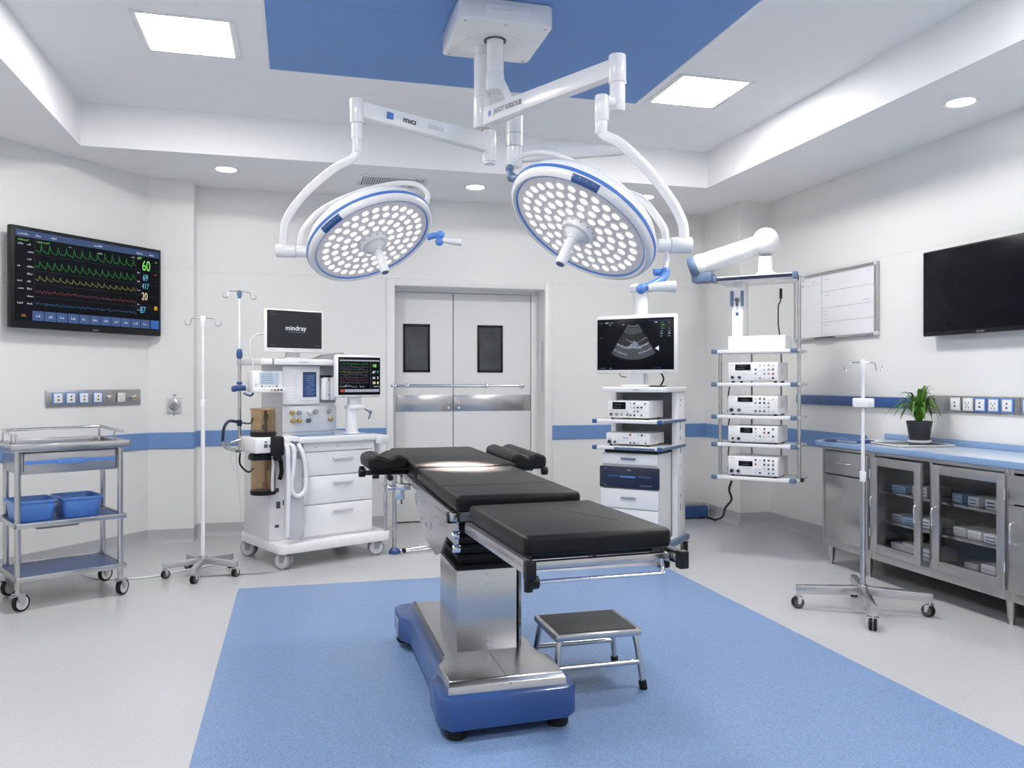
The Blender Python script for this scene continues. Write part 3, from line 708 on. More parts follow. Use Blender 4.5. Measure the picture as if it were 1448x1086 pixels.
# ------------------------------------------------------------------ ceiling mount and surgical lamps
mt = thing('surgical_light_mount', 'white square ceiling box with round columns that carries both surgical lamps', 'ceiling mount', (1.07, 4.42, ZC-.006))
X = T(-1.07, -4.42, 0) @ T(0, 0, 0); XM = T(-1.07, -4.42, -(ZC-.006))
cv = MB(XM).prism([(.822, 4.165), (.84, 4.147), (1.31, 4.147), (1.336, 4.173), (1.336, 4.65), (1.31, 4.676), (.84, 4.676), (.822, 4.658)], 3.248, 3.362, bev=.008, allbev=True).build('cover', 'white_enamel', mt)
for (x, y) in ((.86, 4.19), (1.30, 4.19), (.86, 4.64), (1.30, 4.64), (1.08, 4.19)): MB(XM).cyl((x, y, 3.2485), (x, y, 3.246), .006, seg=10).build('screw', 'mid_grey', cv)
MB(XM).lathe([(.15, 3.248), (.152, 3.244), (.13, 3.242), (0, 3.242)], seg=40, M=T(1.06, 4.44, 0)).build('cover_disc', 'white_plastic', cv)
MB(XM).box(.96, 1.21, 4.138, 4.147, 3.285, 3.33, .004).build('name_plate', 'white_plastic', cv)
m = MB(XM); scribble(m, 1.0, 3.30, .10, .012, 4.1372); m.build('plate_mark', 'pale_grey', cv)
c = MB(XM).cyl((1.068, 4.38, 3.25), (1.068, 4.38, 3.03), .047).cyl((1.068, 4.38, 3.12), (1.068, 4.38, 3.06), .0485).lathe([(.051, 3.05), (.052, 2.975), (.042, 2.962), (0, 2.96)], seg=28, M=T(1.068, 4.38, 0)).build('column', 'white_enamel', mt)
MB(XM).lathe([(.050, 3.242), (.062, 3.24), (.062, 3.236), (.050, 3.236)], seg=28, close=True, M=T(1.068, 4.38, 0)).build('column_ring', 'dark_grey', c)
c = MB(XM).cyl((1.022, 4.50, 3.25), (1.022, 4.50, 2.95), .047).lathe([(.05, 2.96), (.05, 2.80), (.046, 2.785), (0, 2.78)], seg=28, M=T(1.022, 4.5, 0)).build('column', 'white_enamel', mt)
for z in (3.2, 2.958): MB(XM).lathe([(.0475, z), (.0505, z-.001), (.0505, z-.004), (.0475, z-.005)], seg=28, close=True, M=T(1.022, 4.5, 0)).build('column_ring', 'pale_grey', c)
b = MB(XM); beam(b, (1.075, 4.42, 3.04), (1.24, 4.60, 2.885), .075, .09, .015)
b.lathe([(0, 2.93), (.046, 2.925), (.05, 2.9), (.05, 2.72), (.047, 2.72), (.047, 2.62), (.04, 2.605), (0, 2.605)], seg=28, M=T(1.237, 4.595, 0))
c = b.build('side_column', 'white_enamel', mt)
for z in (2.80, 2.725): MB(XM).lathe([(.047, z), (.0515, z-.001), (.0515, z-.004), (.047, z-.005)], seg=28, close=True, M=T(1.237, 4.595, 0)).build('column_ring', 'mid_grey', c)
b = MB(XM); beam(b, (1.27, 4.61, 2.69), (1.99, 4.75, 2.80), .06, .10, .012, h2=.05); b.build('spare_arm', 'white_enamel', mt)

def lamp(label, C, n, joint, arm0, arm1, posts, bow, yokes, handle, txt, armlab, lab_m, post_r, beam_w):
    O = V(C); t = thing('surgical_light', label, 'surgical light', C, 0, 'surgical lamps on the ceiling mount')
    X = T(-C[0], -C[1], -C[2])
    b = MB(X); Mb = beam(b, arm0, arm1, .062, .098, .009, w2=.055, h2=.08)
    a = b.build('pendant_arm', 'white_enamel', t)
    # label on the camera side of the arm
    d = (V(arm1)-V(arm0)); L = d.length
    side = -1 if (Mb.to_3x3() @ V((1, 0, 0))).y > 0 else 1
    f0 = lab_m
    if side > 0: Mt = X @ Mb @ MX(((0, 0, 1, .0312), (1, 0, 0, f0*L), (0, 1, 0, .0), (0, 0, 0, 1)))
    else: Mt = X @ Mb @ MX(((0, 0, -1, -.0312), (-1, 0, 0, f0*L), (0, 1, 0, .0), (0, 0, 0, 1)))
    q = MB(Mt)
    if armlab == 'square': q.box(-.16, -.122, -.018, .018, 0, .0012)
    else: q.cyl((-.215, 0, 0), (-.215, 0, .0012), .016)
    q.build('arm_mark', 'light_blue', a)
    text(txt, .046 if armlab == 'square' else .038, 'ink_black' if armlab == 'square' else 'ink_grey', a, 'arm_lettering', Mt @ T(-.03, 0, .0004), bold=.0006)
    if armlab == 'square': MB(Mt).box(.08, .17, -.012, .012, 0, .001).build('arm_sticker', 'pale_grey', a)
    for (p0, p1, r, m) in posts:
        MB(X).cyl(p0, p1, r, seg=24, bev=.005).build('joint', m, t)
    MB(X).tube(bow, post_r, seg=14, smooth=6).build('bow_arm', 'white_enamel', t)
    for (pts, r) in yokes: MB(X).tube(pts, r, seg=12, smooth=6).build('yoke', 'white_enamel', t)
    F = frame((0, 0, 0), n, V(joint)-O)
    H = MB(F).lathe([(0, -.155), (.10, -.153), (.19, -.142), (.265, -.118), (.312, -.085), (.336, -.05), (.342, -.03), (.343, -.022), (.343, -.012), (.340, .004), (.334, .014), (.322, .020), (.310, .014), (.306, .006), (0, .004)], seg=72).build('lamp_head', 'white_enamel', t)
    MB(F).lathe([(.3425, -.028), (.3455, -.026), (.3455, -.013), (.3425, -.011)], seg=72, close=True).build('blue_band', 'light_blue', H)
    MB(F).lathe([(.3035, .006), (.3095, .0155), (.3115, .0145), (.3065, .005)], seg=72, close=True).build('inner_band', 'blue_plastic', H)
    MB(F).lathe([(0, .0055), (.304, .0055), (.304, .0085), (0, .0085)], seg=64).build('lens_plate', 'lens_plate', H)
    # control strip on the rim, on the upper side as seen from the room
    up = F.to_3x3().inverted() @ (O-V((0, 0, 1.35))); a0 = math.atan2(-up.y, -up.x) + handle[4]
    k = MB(F); P = []
    t2 = bmesh.new(); va = []
    for i in range(9):
        a_ = a0 + (i-4)*.045; va.append([t2.verts.new((rr*math.cos(a_), rr*math.sin(a_), zz)) for rr, zz in ((.320, .0208), (.3345, .0145), (.3435, -.004))])
    for q0, q1 in zip(va, va[1:]):
        for j in range(2): t2.faces.new((q0[j], q0[j+1], q1[j+1], q1[j]))
    bmesh.ops.recalc_face_normals(t2, faces=t2.faces[:]); k._add(t2, 0, T(0, 0, .0006)); k.build('control_strip', 'rail_blue', H)
    first = None
    for r, nn, ph in ((.105, 12, .1), (.155, 18, .3), (.207, 23, .0), (.258, 30, .2), (.290, 0, 0)):
        for i in range(nn):
            a_ = ph + 2*PI*i/nn; Ml = F @ T(r*math.cos(a_), r*math.sin(a_), .0086)
            if first is None:
                g = MB().lathe([(0, .0045), (.0055, .0042)], seg=14, m=2).lathe([(.0055, .0042), (.0125, .003), (.0165, .001)], seg=16, m=0).lathe([(.0165, .001), (.0185, .005), (.0225, .0025), (.0232, 0)], seg=16, m=1)
                first = g.build('led', ['led_emit', 'led_ring', 'led_core'], H); o = first
            else:
                o = first.copy(); COL.objects.link(o); o.parent = H
            o.matrix_local = Ml
    hb = MB(F).lathe([(.074, .006), (.074, .035), (.068, .043), (.05, .046), (.045, .055), (.032, .062), (.026, .075), (0, .075)], seg=36).build('hub', 'white_plastic', t)
    m = MB(F)
    for i in range(12): m.cyl((.0735*math.cos(i*PI/6), .0735*math.sin(i*PI/6), .022), (.0755*math.cos(i*PI/6), .0755*math.sin(i*PI/6), .022), .004, seg=8)
    m.build('hub_marks', 'mid_grey', hb)
    h = MB(F).tube([(0, 0, .07), (0, 0, .10), (.006, .002, .15), (.012, .004, .195), (.013, .004, .205)], [.022, .0225, .023, .024, .021], seg=16).build('sterile_handle', 'white_plastic', t)
    MB(F).cyl((.012, .004, .204), (.0125, .004, .208), .0175, bev=.002).build('handle_tip', 'steel_blue', h)
    g = MB(X).tube(handle[0], .016, seg=10, smooth=4)
    for q in handle[1]: g.sph(q, .022)
    g = g.build('handle_joint', 'blue_plastic', t)
    MB(X).tube(handle[2], handle[3], seg=14, smooth=4).build('side_handle', 'white_plastic', t)
    # beam of the lamp
    al = bpy.data.lights.new('lamp_beam', 'AREA'); al.shape = 'DISK'; al.size = .24; al.energy = beam_w; al.spread = math.radians(10); al.color = (1, .80, .72)
    lo = bpy.data.objects.new('lamp_beam', al); COL.objects.link(lo); lo.parent = t
    o_ = V(F @ V((0, 0, .215)))
    lo.matrix_local = frame(o_, o_-(V(BEAM_AT)-O))
    return t
BEAM_AT = (.72, 3.53, .97)     # where the two lamp heads focus on the table
nL = (.342, -.426, -.838); nR = (-.562, -.176, -.808)
L0 = (1.064, 4.50, 2.70); L1 = (.311, 4.315, 2.775)
lamp('smaller-looking surgical lamp left of the column, tilted towards the table, by the vent', (.385, 4.285, 2.091), nL, (.057, 4.383, 2.03),
     L0, L1,
     [((1.064, 4.50, 2.60), (1.064, 4.50, 2.777), .04, 'white_enamel'), ((1.064, 4.50, 2.585), (1.064, 4.50, 2.60), .034, 'white_plastic'),
      ((.311, 4.315, 2.70), (.311, 4.315, 2.828), .038, 'white_enamel'), ((.311, 4.315, 2.62), (.311, 4.315, 2.70), .030, 'white_plastic'),
      ((.313, 4.314, 2.545), (.313, 4.314, 2.63), .026, 'white_enamel'),
      ((-.097, 4.424, 2.036), (.005, 4.397, 2.033), .034, 'white_enamel'), ((.005, 4.397, 2.033), (.062, 4.382, 2.03), .030, 'white_plastic')],
     [(.316, 4.314, 2.56), (.29, 4.32, 2.52), (.186, 4.348, 2.459), (.043, 4.386, 2.329), (-.046, 4.41, 2.2), (-.062, 4.415, 2.09), (-.064, 4.415, 2.045)],
     [([(.021, 4.392, 2.04), (.024, 4.392, 2.10), (.05, 4.395, 2.165), (.14, 4.40, 2.262), (.30, 4.40, 2.35), (.50, 4.40, 2.415), (.63, 4.39, 2.42), (.69, 4.375, 2.37), (.68, 4.35, 2.31)], .0145)],
     ([(.66, 4.20, 2.10), (.70, 4.19, 2.112), (.725, 4.17, 2.10)], [(.725, 4.168, 2.112), (.718, 4.16, 2.075)], [(.735, 4.155, 2.085), (.77, 4.145, 2.078), (.83, 4.128, 2.072)], [.012, .021], .44),
     'mıcı', 'square', .60, .021, 9)
R0 = (1.0395, 4.445, 2.835); R1 = (1.376, 3.38, 2.745)
lamp('larger-looking surgical lamp right of the column, tilted towards the table, by the ultrasound screen', (1.184, 3.307, 2.017), nR, (1.506, 3.221, 1.937),
     R0, R1,
     [((1.376, 3.359, 2.67), (1.376, 3.359, 2.795), .039, 'white_enamel'), ((1.376, 3.359, 2.545), (1.376, 3.359, 2.68), .034, 'white_plastic'),
      ((1.292, 3.331, 2.485), (1.292, 3.331, 2.60), .031, 'white_enamel'), ((1.29, 3.331, 2.585), (1.376, 3.359, 2.585), .022, 'white_enamel'),
      ((1.289, 3.331, 2.43), (1.289, 3.331, 2.50), .027, 'white_enamel'),
      ((1.56, 3.207, 1.937), (1.648, 3.183, 1.937), .034, 'white_enamel'), ((1.506, 3.221, 1.937), (1.56, 3.207, 1.937), .029, 'white_plastic')],
     [(1.289, 3.331, 2.45), (1.30, 3.32, 2.425), (1.359, 3.26, 2.37), (1.476, 3.229, 2.248), (1.565, 3.205, 2.126), (1.609, 3.194, 2.035), (1.615, 3.192, 1.974), (1.615, 3.192, 1.94)],
     [([(1.541, 3.212, 1.945), (1.538, 3.213, 1.985), (1.521, 3.217, 2.03), (1.455, 3.26, 2.135), (1.40, 3.38, 2.20), (1.34, 3.42, 2.205)], .017),
      ([(.935, 3.55, 2.29), (.95, 3.58, 2.34), (1.0, 3.61, 2.39), (1.108, 3.63, 2.42), (1.21, 3.60, 2.395), (1.27, 3.56, 2.345), (1.27, 3.48, 2.24)], .013),
      ([(1.54, 3.212, 1.93), (1.545, 3.21, 1.88), (1.525, 3.19, 1.83)], .013)],
     ([(1.47, 3.18, 1.815), (1.52, 3.17, 1.815), (1.475, 3.13, 1.775), (1.38, 3.10, 1.735)], [(1.515, 3.168, 1.815), (1.375, 3.1, 1.733)], [(1.40, 3.085, 1.735), (1.45, 3.075, 1.742), (1.51, 3.06, 1.742)], [.016, .024], .23),
     'JASOT·VERSOUR', 'dot', .26, .0225, 5)
rl_ = [o for o in bpy.data.objects if o.name == 'surgical_light.001'][0]
MB(T(-1.184, -3.307, -2.017)).tube([(.935, 3.54, 2.305), (.930, 3.51, 2.265), (.948, 3.44, 2.245), (.975, 3.40, 2.23)], .015, seg=10, smooth=4).sph((.932, 3.54, 2.31), .02).sph((.93, 3.50, 2.262), .022).build('yoke_clip', 'steel_blue', rl_)
# ------------------------------------------------------------------ anaesthesia machine
AM = (.145, 6.554, 0)
am = thing('anaesthesia_machine', 'white anaesthesia machine with three drawers, brown canisters and a black start-up screen', 'anaesthesia machine', AM, 25)
MB().prism(rrect(-.465, .46, -.395, .35, .05), .115, .185, bev=.01).build('base', 'pale_grey' if 0 else 'white_plastic', am)
for (x, y, a_) in ((-.39, -.335, 35), (.38, -.32, 70), (-.40, .27, 40), (.39, .27, 50)): castor(am, x, y, .062, .062, a_, fork='mid_grey', tyre='mid_grey', hub='pale_grey', stem=.12, twin=True, off=.3)
MB().box(-.24, .345, -.285, .28, .185, .905, .006).build('drawer_case', 'white_plastic', am)
for z0, z1 in ((.205, .432), (.440, .645), (.653, .825)):
    d = MB().box(-.238, .338, -.303, -.28, z0, z1, .004).build('drawer', 'white_enamel', am)
    h = MB(); zh = z1-.052
    h.box(-.005, .16, -.328, -.313, zh-.012, zh+.012, .007).box(.005, .02, -.315, -.30, zh-.004, zh+.005).box(.135, .15, -.315, -.30, zh-.004, zh+.005)
    h.build('handle', 'pale_grey', d)
m = MB().box(-.24, .345, -.305, -.28, .832, .898, .004).build('fascia', 'white_enamel', am)
g = MB(); scribble(g, -.16, .862, .03, .012, -.3056); scribble(g, .03, .862, .03, .018, -.3056); g.build('fascia_marks', 'ink_grey', m)
MB().prism(rrect(-.30, .365, -.345, .30, .04), .90, .945, bev=.008).build('worktop', 'white_enamel', am)
MB().prism(rrect(-.26, .33, -.305, .28, .03), .9455, .948).build('worktop_inset', 'counter_blue', am)
MB().box(.37, .50, -.30, -.05, .865, .93, .008).build('side_tray', 'white_plastic', am)
# left half
MB().box(-.455, -.245, -.19, .28, .185, .905, .006).build('side_case', 'white_plastic', am)
for (x0, x1, z0, z1) in ((-.40, -.37, .42, .47), (-.41, -.38, .54, .57), (-.35, -.34, .44, .48), (-.41, -.38, .28, .30)): MB().box(x0, x1, -.195, -.188, z0, z1, .002).build('port', 'dark_grey', am)
blk = MB().box(-.63, -.30, -.36, -.06, .845, .955, .012).build('breathing_block', 'white_plastic', am)
m = MB().box(-.565, -.54, -.364, -.359, .885, .91, .001).box(-.53, -.52, -.364, -.359, .885, .905, .001).box(-.56, -.545, -.364, -.359, .92, .932, .001); m.build('block_marks', 'dark_grey', blk)
MB().box(-.518, -.425, -.40, -.33, .82, .965, .02).box(-.50, -.44, -.39, -.34, .79, .85, .015).build('absorber_lever', 'black_plastic', am)
MB().cyl((-.36, -.36, .905), (-.36, -.385, .905), .018, bev=.003).build('inlet_port', 'dark_grey', am)
MB().cyl((-.325, -.36, .905), (-.325, -.38, .905), .016, bev=.003).build('inlet_port', 'steel_blue', am)
for nm, z0, z1, dark in (('u', .985, 1.145, 0), ('l', .565, .79, 1)):
    X = T(-.507, -.21, 0)
    c = MB(X).lathe([(.086, z0), (.088, z0+.01), (.088, z1), (.082, z1), (.082, z0+.01)], seg=36, close=True).build('canister', 'brown_acrylic', am)
    MB(X).lathe([(.0, z1), (.092, z1), (.094, z1+.006), (.09, z1+.016), (0, z1+.018)], seg=36).build('canister_lid', 'brown_tube' if not dark else 'black_plastic', c)
    MB(X).lathe([(.0, z0-.028), (.088, z0-.028), (.092, z0-.018), (.092, z0+.004), (0, z0+.006)], seg=36).build('canister_base', 'black_plastic', c)
    MB(X).cyl((.015, -.01, z0), (.015, -.01, z1), .012).cyl((.0, -.03, z0+.02), (.0, -.03, z0+.06), .022).cyl((.03, .02, z1-.08), (.03, .02, z1-.03), .02).build('canister_core', 'black_plastic' if not dark else 'brown_tube', c)
MB().cyl((-.507, -.21, .80), (-.507, -.21, .845), .092, bev=.008).box(-.62, -.55, -.30, -.2, .79, .835, .012).build('canister_mount', 'black_plastic', am)
MB().tube([(-.49, -.335, .83), (-.485, -.335, .76), (-.49, -.33, .66), (-.487, -.325, .57)], .011, smooth=5).build('drain_tube', 'pale_grey', am)
MB().tube([(-.395, -.25, .79), (-.39, -.26, .70), (-.40, -.25, .64)], .016, smooth=4).build('bracket', 'black_plastic', am)
for pts in ([(-.415, -.37, .90), (-.412, -.405, .88), (-.41, -.415, .80), (-.405, -.415, .60), (-.41, -.412, .40), (-.41, -.40, .24)],
            [(-.385, -.37, .90), (-.365, -.40, .885), (-.362, -.41, .82), (-.372, -.41, .70), (-.385, -.412, .62), (-.37, -.415, .55), (-.33, -.415, .53), (-.285, -.412, .56), (-.27, -.41, .63), (-.275, -.41, .74), (-.295, -.40, .84), (-.315, -.37, .90)]):
    MB().tube(pts, .0165, seg=12, smooth=6).build('hose', 'hose_white', am)
bg = MB(T(-.345, -.375, 0) @ MX.Diagonal((1, .32, 1, 1))).lathe([(.01, .80), (.045, .79), (.062, .76), (.068, .68), (.074, .5), (.078, .34), (.07, .25), (.045, .215), (0, .21)], seg=28).build('breathing_bag', 'clear_film', am)
# upper column
MB().box(-.335, .095, -.15, .24, .948, 1.475, .008).build('tower', 'white_plastic', am)
MB().box(-.345, .10, -.17, -.14, .975, 1.17, .006).build('gas_panel', 'pale_grey', am)
for i, (x, z, mt_) in enumerate(((-.27, 1.12, 'brass'), (-.215, 1.12, 'mid_grey'), (-.265, 1.06, 'brass'), (-.215, 1.06, 'brass'), (-.13, 1.12, 'pale_grey'), (-.08, 1.125, 'mid_grey'), (-.14, 1.06, 'dark_grey'), (.03, 1.125, 'mid_grey'), (.045, 1.065, 'brass'))):
    MB().cyl((x, -.17, z), (x, -.195, z), .017, bev=.003).build('knob', mt_, am)
fp = MB().box(-.345, -.045, -.178, -.145, 1.18, 1.47, .008).build('front_panel', 'white_enamel', am)
MB().box(-.185, -.075, -.181, -.177, 1.235, 1.425, .003).build('panel_screen', 'navy', fp)
m = MB(); m.rect(-.18, 1.24, -.08, 1.41, -.1815); m.build('panel_lit_area', 'lcd_blue', fp)
m = MB()
for k in range(9): scribble(m, -.165+rnd.uniform(0, .02), 1.255+k*.017, rnd.uniform(.03, .06), .008, -.182)
m.build('panel_text', 'px_palegrey', fp)
m = MB()
for k in range(8): scribble(m, -.255, 1.225+k*.024, .02, .008, -.1786)
m.build('panel_marks', 'ink_grey', fp)
m = MB(); scribble(m, -.2, 1.205, .1, .008, -.1786); m.build('panel_caption', 'ink_grey', fp)
MB().box(-.04, .098, -.155, -.145, 1.19, 1.47, .001).build('recess_back', 'mid_grey', am)
for x in (.0, .06):
    v_ = MB().box(x-.033, x+.024, -.21, -.15, 1.21, 1.385, .014).build('vaporiser', 'white_plastic', am)
    MB().box(x-.01, x-.004, -.2112, -.209, 1.24, 1.36).build('sight_glass', 'pale_grey', v_)
    MB().cyl((x+.012, -.21, 1.365), (x+.012, -.216, 1.365), .008).cyl((x+.012, -.21, 1.25), (x+.012, -.216, 1.25), .006).build('valve', 'brass', v_)
MB().prism(rrect(-.03, .05, -.19, -.15, .01), 1.385, 1.40).build('vaporiser_handle', 'black_plastic', am)
MB().prism(rrect(-.53, .10, -.245, .26, .03), 1.475, 1.52, bev=.008).build('top_shelf', 'white_enamel', am)
MB().box(-.455, -.44, -.248, -.22, 1.474, 1.521, .003).build('shelf_clip', 'mid_grey', am)
m = MB(); scribble(m, -.25, 1.492, .08, .010, -.2462); m.build('shelf_mark', 'ink_blue', am)
MB().prism([(-.10, 0), (.22, 0), (.24, .03), (.17, .06), (.06, .045), (-.02, .012)], -.04, .10, bev=.004, M=T(0, -.03, 1.521) @ RX(90)).build('top_bracket', 'mid_grey', am)
# start-up display
MB().box(-.29, -.12, -.10, .02, 1.52, 1.535, .004).box(-.26, -.15, -.06, -.03, 1.53, 1.60, .004).build('display_neck', 'pale_grey', am)
ds = MB().box(-.452, .027, -.10, -.06, 1.572, 1.90, .014).build('display', 'white_enamel', am)
MB().box(-.432, .008, -.102, -.098, 1.605, 1.885, .001).build('screen', 'screen_black', ds)
MB().rect(-.428, 1.609, .004, 1.881, -.1023).build('screen_glow', 'px_deep', ds)
text('mindray', .052, 'px_white', ds, 'logo', T(-.205, -.1026, 1.755) @ FACE, bold=.0004)
m = MB(); m.rect(-.265, 1.7245, -.15, 1.7262, -.1026); m.build('logo_line', 'px_palegrey', ds)
for (x, z, w) in ((-.415, 1.868, .03), (-.41, 1.85, .05), (-.41, 1.622, .045), (-.055, 1.622, .05), (-.04, 1.868, .03)): m = MB(); scribble(m, x, z, w, .007, -.1026); m.build('caption', 'px_grey', ds)
m = MB(); scribble(m, -.41, 1.588, .05, .007, -.1005); scribble(m, -.225, 1.586, .035, .009, -.1005); scribble(m, -.05, 1.588, .04, .007, -.1005); m.build('bezel_marks', 'ink_grey', ds)
MB().box(-.465, -.446, -.09, -.075, 1.70, 1.715, .002).tube([(-.46, -.08, 1.705), (-.50, -.08, 1.70), (-.545, -.08, 1.66), (-.565, -.1, 1.58), (-.55, -.13, 1.48), (-.54, -.14, 1.437)], .006, smooth=6).build('display_cable', 'pale_grey', am)
# drip pole fixed to the left side
MB().cyl((-.632, -.08, .84), (-.632, -.08, 1.545), .0125, seg=18).build('drip_pole', 'stainless', am)
up = MB().cyl((-.632, -.08, 1.53), (-.632, -.08, 2.01), .0085, seg=16).build('upper_pole', 'white_enamel', am)
MB().lathe([(.012, 1.515), (.021, 1.53), (.022, 1.56), (.016, 1.585), (.01, 1.59)], seg=18, M=T(-.632, -.08, 0)).build('pole_collar', 'blue_paint', am)
MB().lathe([(.010, 1.955), (.017, 1.985), (.018, 2.005), (0, 2.02)], seg=16, M=T(-.632, -.08, 0)).build('pole_head', 'steel_blue', am)
for s in (-1, 1):
    P = [(-.632, -.08, 2.008), (-.632+s*.075, -.08, 2.004), (-.632+s*.083, -.08, 1.99)]
    for k in range(11):
        a = math.radians(200+20*k) if s > 0 else math.radians(-20-20*k)
        P.append((-.632+s*.103+math.cos(a)*.021, -.08, 1.975+math.sin(a)*.021))
    MB().tube(P, .0032, seg=8).build('hook', 'chrome', am)
MB().box(-.67, -.595, -.12, -.05, 1.285, 1.325, .01).cyl((-.632, -.08, 1.33), (-.632, -.08, 1.35), .02).cyl((-.69, -.09, 1.30), (-.66, -.09, 1.30), .022, bev=.004).build('pole_clamp', 'blue_paint', am)
MB().box(-.60, -.33, -.094, -.055, 1.285, 1.32, .004).build('pole_bracket', 'white_plastic', am)
MB().tube([(-.615, -.12, 1.27), (-.58, -.15, 1.25), (-.55, -.13, 1.265)], .008, smooth=4).build('clamp_lever', 'blue_paint', am)
MB().cyl((-.632, -.08, 1.03), (-.632, -.08, 1.075), .018, bev=.004).tube([(-.64, -.10, 1.055), (-.72, -.12, 1.07), (-.76, -.12, 1.02), (-.765, -.11, .93)], .011, smooth=5).tube([(-.62, -.1, 1.055), (-.57, -.13, 1.05), (-.55, -.12, 1.09)], .007, smooth=4).build('hose_holder', 'navy', am)
MB().tube([(-.77, -.11, .93), (-.74, -.10, .88), (-.68, -.12, .86), (-.64, -.1, .85), (-.60, -.1, .90)], .012, smooth=5).tube([(-.76, -.1, .9), (-.70, -.08, .91), (-.63, -.09, .93)], .009, smooth=4).build('fitting_arm', 'stainless', am)
MB().tube([(-.65, -.14, .84), (-.655, -.15, .76), (-.60, -.16, .70), (-.565, -.18, .73)], .007, smooth=5).build('canister_lever', 'black_plastic', am)
MB().tube([(-.70, -.1, .85), (-.69, -.1, .75), (-.65, -.1, .68), (-.60, -.1, .67)], .0035, smooth=5).tube([(-.66, -.08, .84), (-.63, -.06, .60), (-.60, -.02, .40), (-.57, .05, .30)], .0035, smooth=5).build('thin_tube', 'hose_white', am)
# right hand post from base to worktop
MB().cyl((.42, -.36, .16), (.42, -.36, .62), .011, seg=14).cyl((.42, -.36, .33), (.42, -.36, .48), .015, bev=.003).cyl((.42, -.36, .53), (.42, -.36, .565), .015, bev=.003).build('guard_post', 'stainless', am)
MB().box(.415, .43, -.345, -.29, .60, .615, .003).box(.415, .47, -.29, -.20, .60, .88, .003).build('post_bracket', 'white_plastic', am)
MB().tube([(-.37, -.1, .115), (-.42, -.35, .008), (-.58, -.36, .006), (-.78, -.26, .006), (-.95, -.18, .006)], .006, smooth=8).build('power_lead', 'mid_grey', am)

def at_am(x, y): 
    c, s = math.cos(math.radians(25)), math.sin(math.radians(25)); return (AM[0]+x*c-y*s, AM[1]+x*s+y*c)
# patient monitor on its stand
q = at_am(.222, -.302)
pm = thing('patient_monitor', 'white patient monitor with crowded trace screen standing on the anaesthesia machine worktop', 'monitor', (q[0], q[1], .9485), 25)
z_ = -.9485
MB(T(0, 0, z_)).box(-.198, .198, 0, .05, 1.231, 1.56, .016).build('casing', 'white_enamel', pm)
s = MB(T(0, 0, z_)).box(-.178, .186, -.003, .001, 1.25, 1.54, .004).build('screen', 'screen_black', pm)
Z = T(0, 0, z_)
sx0, sx1, sz0, sz1 = -.168, .178, 1.272, 1.522
px = lambda u: sx0+u*(sx1-sx0)
pz = lambda w: sz0+w*(sz1-sz0)
MB(Z).rect(px(0), pz(.95), px(1), pz(.99), -.0034).build('title_bar', 'px_palegrey', s)
m = MB(Z)
for k in range(12): m.rect(px(.13+k*.072), pz(.0), px(.13+k*.072+.066), pz(.085), -.0034)
m.build('soft_keys', 'px_palegrey', s)
MB(Z).rect(px(.02), pz(0), px(.12), pz(.085), -.0034).build('alarm_key', 'red_plastic', s)
for j, (w, mt_) in enumerate(((.86, 'px_green'), (.77, 'px_grey'), (.69, 'px_grey'), (.61, 'px_yellow'), (.53, 'px_grey'), (.45, 'px_grey'), (.37, 'px_red'), (.29, 'px_grey'))):
    g = MB(Z); P = []
    for i in range(90): P.append((px(.02+i*.0078), pz(w + .028*rnd.uniform(-1, 1)*(1 if i % 3 else 1.5))))
    g.ribbon(P, .0013, -.0034); g.build('waveform', mt_, s)
MB(Z).rect(px(.775), pz(.12), px(.779), pz(.94), -.0034).build('divider', 'px_grey', s)
text('60', .034, 'px_lime', s, 'readout', Z @ T(px(.87), -.0036, pz(.81)) @ FACE, bold=.001)
for (u, w, t_, mt_) in ((.86, .61, '69', 'px_white'), (.86, .43, '41', 'px_white'), (.86, .28, '20', 'px_cream'), (.96, .61, '9', 'px_cyan'), (.96, .43, '7', 'px_white'), (.96, .28, '8', 'px_cream')): text(t_, .026, mt_, s, 'readout', Z @ T(px(u), -.0036, pz(w)) @ FACE, bold=.0008)
for (u, w, l) in ((.02, .16, .05), (.12, .17, .06), (.3, .15, .04), (.5, .15, .04), (.84, .15, .03), (.93, .15, .03)): m = MB(Z); scribble(m, px(u), pz(w), l, .014, -.0034); m.build('caption', 'px_palegrey', s)
m = MB(Z); scribble(m, -.15, 1.237, .02, .006, -.0003); scribble(m, -.01, 1.237, .03, .007, -.0003); scribble(m, .13, 1.237, .04, .006, -.0003); m.build('bezel_marks', 'ink_grey', pm)
MB(Z).box(.07, .15, .02, .045, 1.555, 1.572, .006).build('top_knob', 'pale_grey', pm)
MB(Z).box(-.075, .03, .015, .055, 1.165, 1.24, .008).build('neck', 'pale_grey', pm)
MB(Z).box(-.08, .05, -.01, .10, 1.14, 1.17, .006).build('neck_plate', 'white_plastic', pm)
MB(Z).cyl((-.035, .05, .949), (-.035, .05, 1.145), .048, seg=28).cyl((-.035, .05, .949), (-.035, .05, .962), .058, bev=.003).build('post', 'white_plastic', pm)
MB(Z).tube([(.05, .05, 1.15), (.09, .04, 1.13), (.115, .03, 1.10), (.10, .03, 1.06)], .006, smooth=4).cyl((.12, .03, 1.10), (.12, .03, 1.125), .008).build('cable_hook', 'steel_blue', pm)
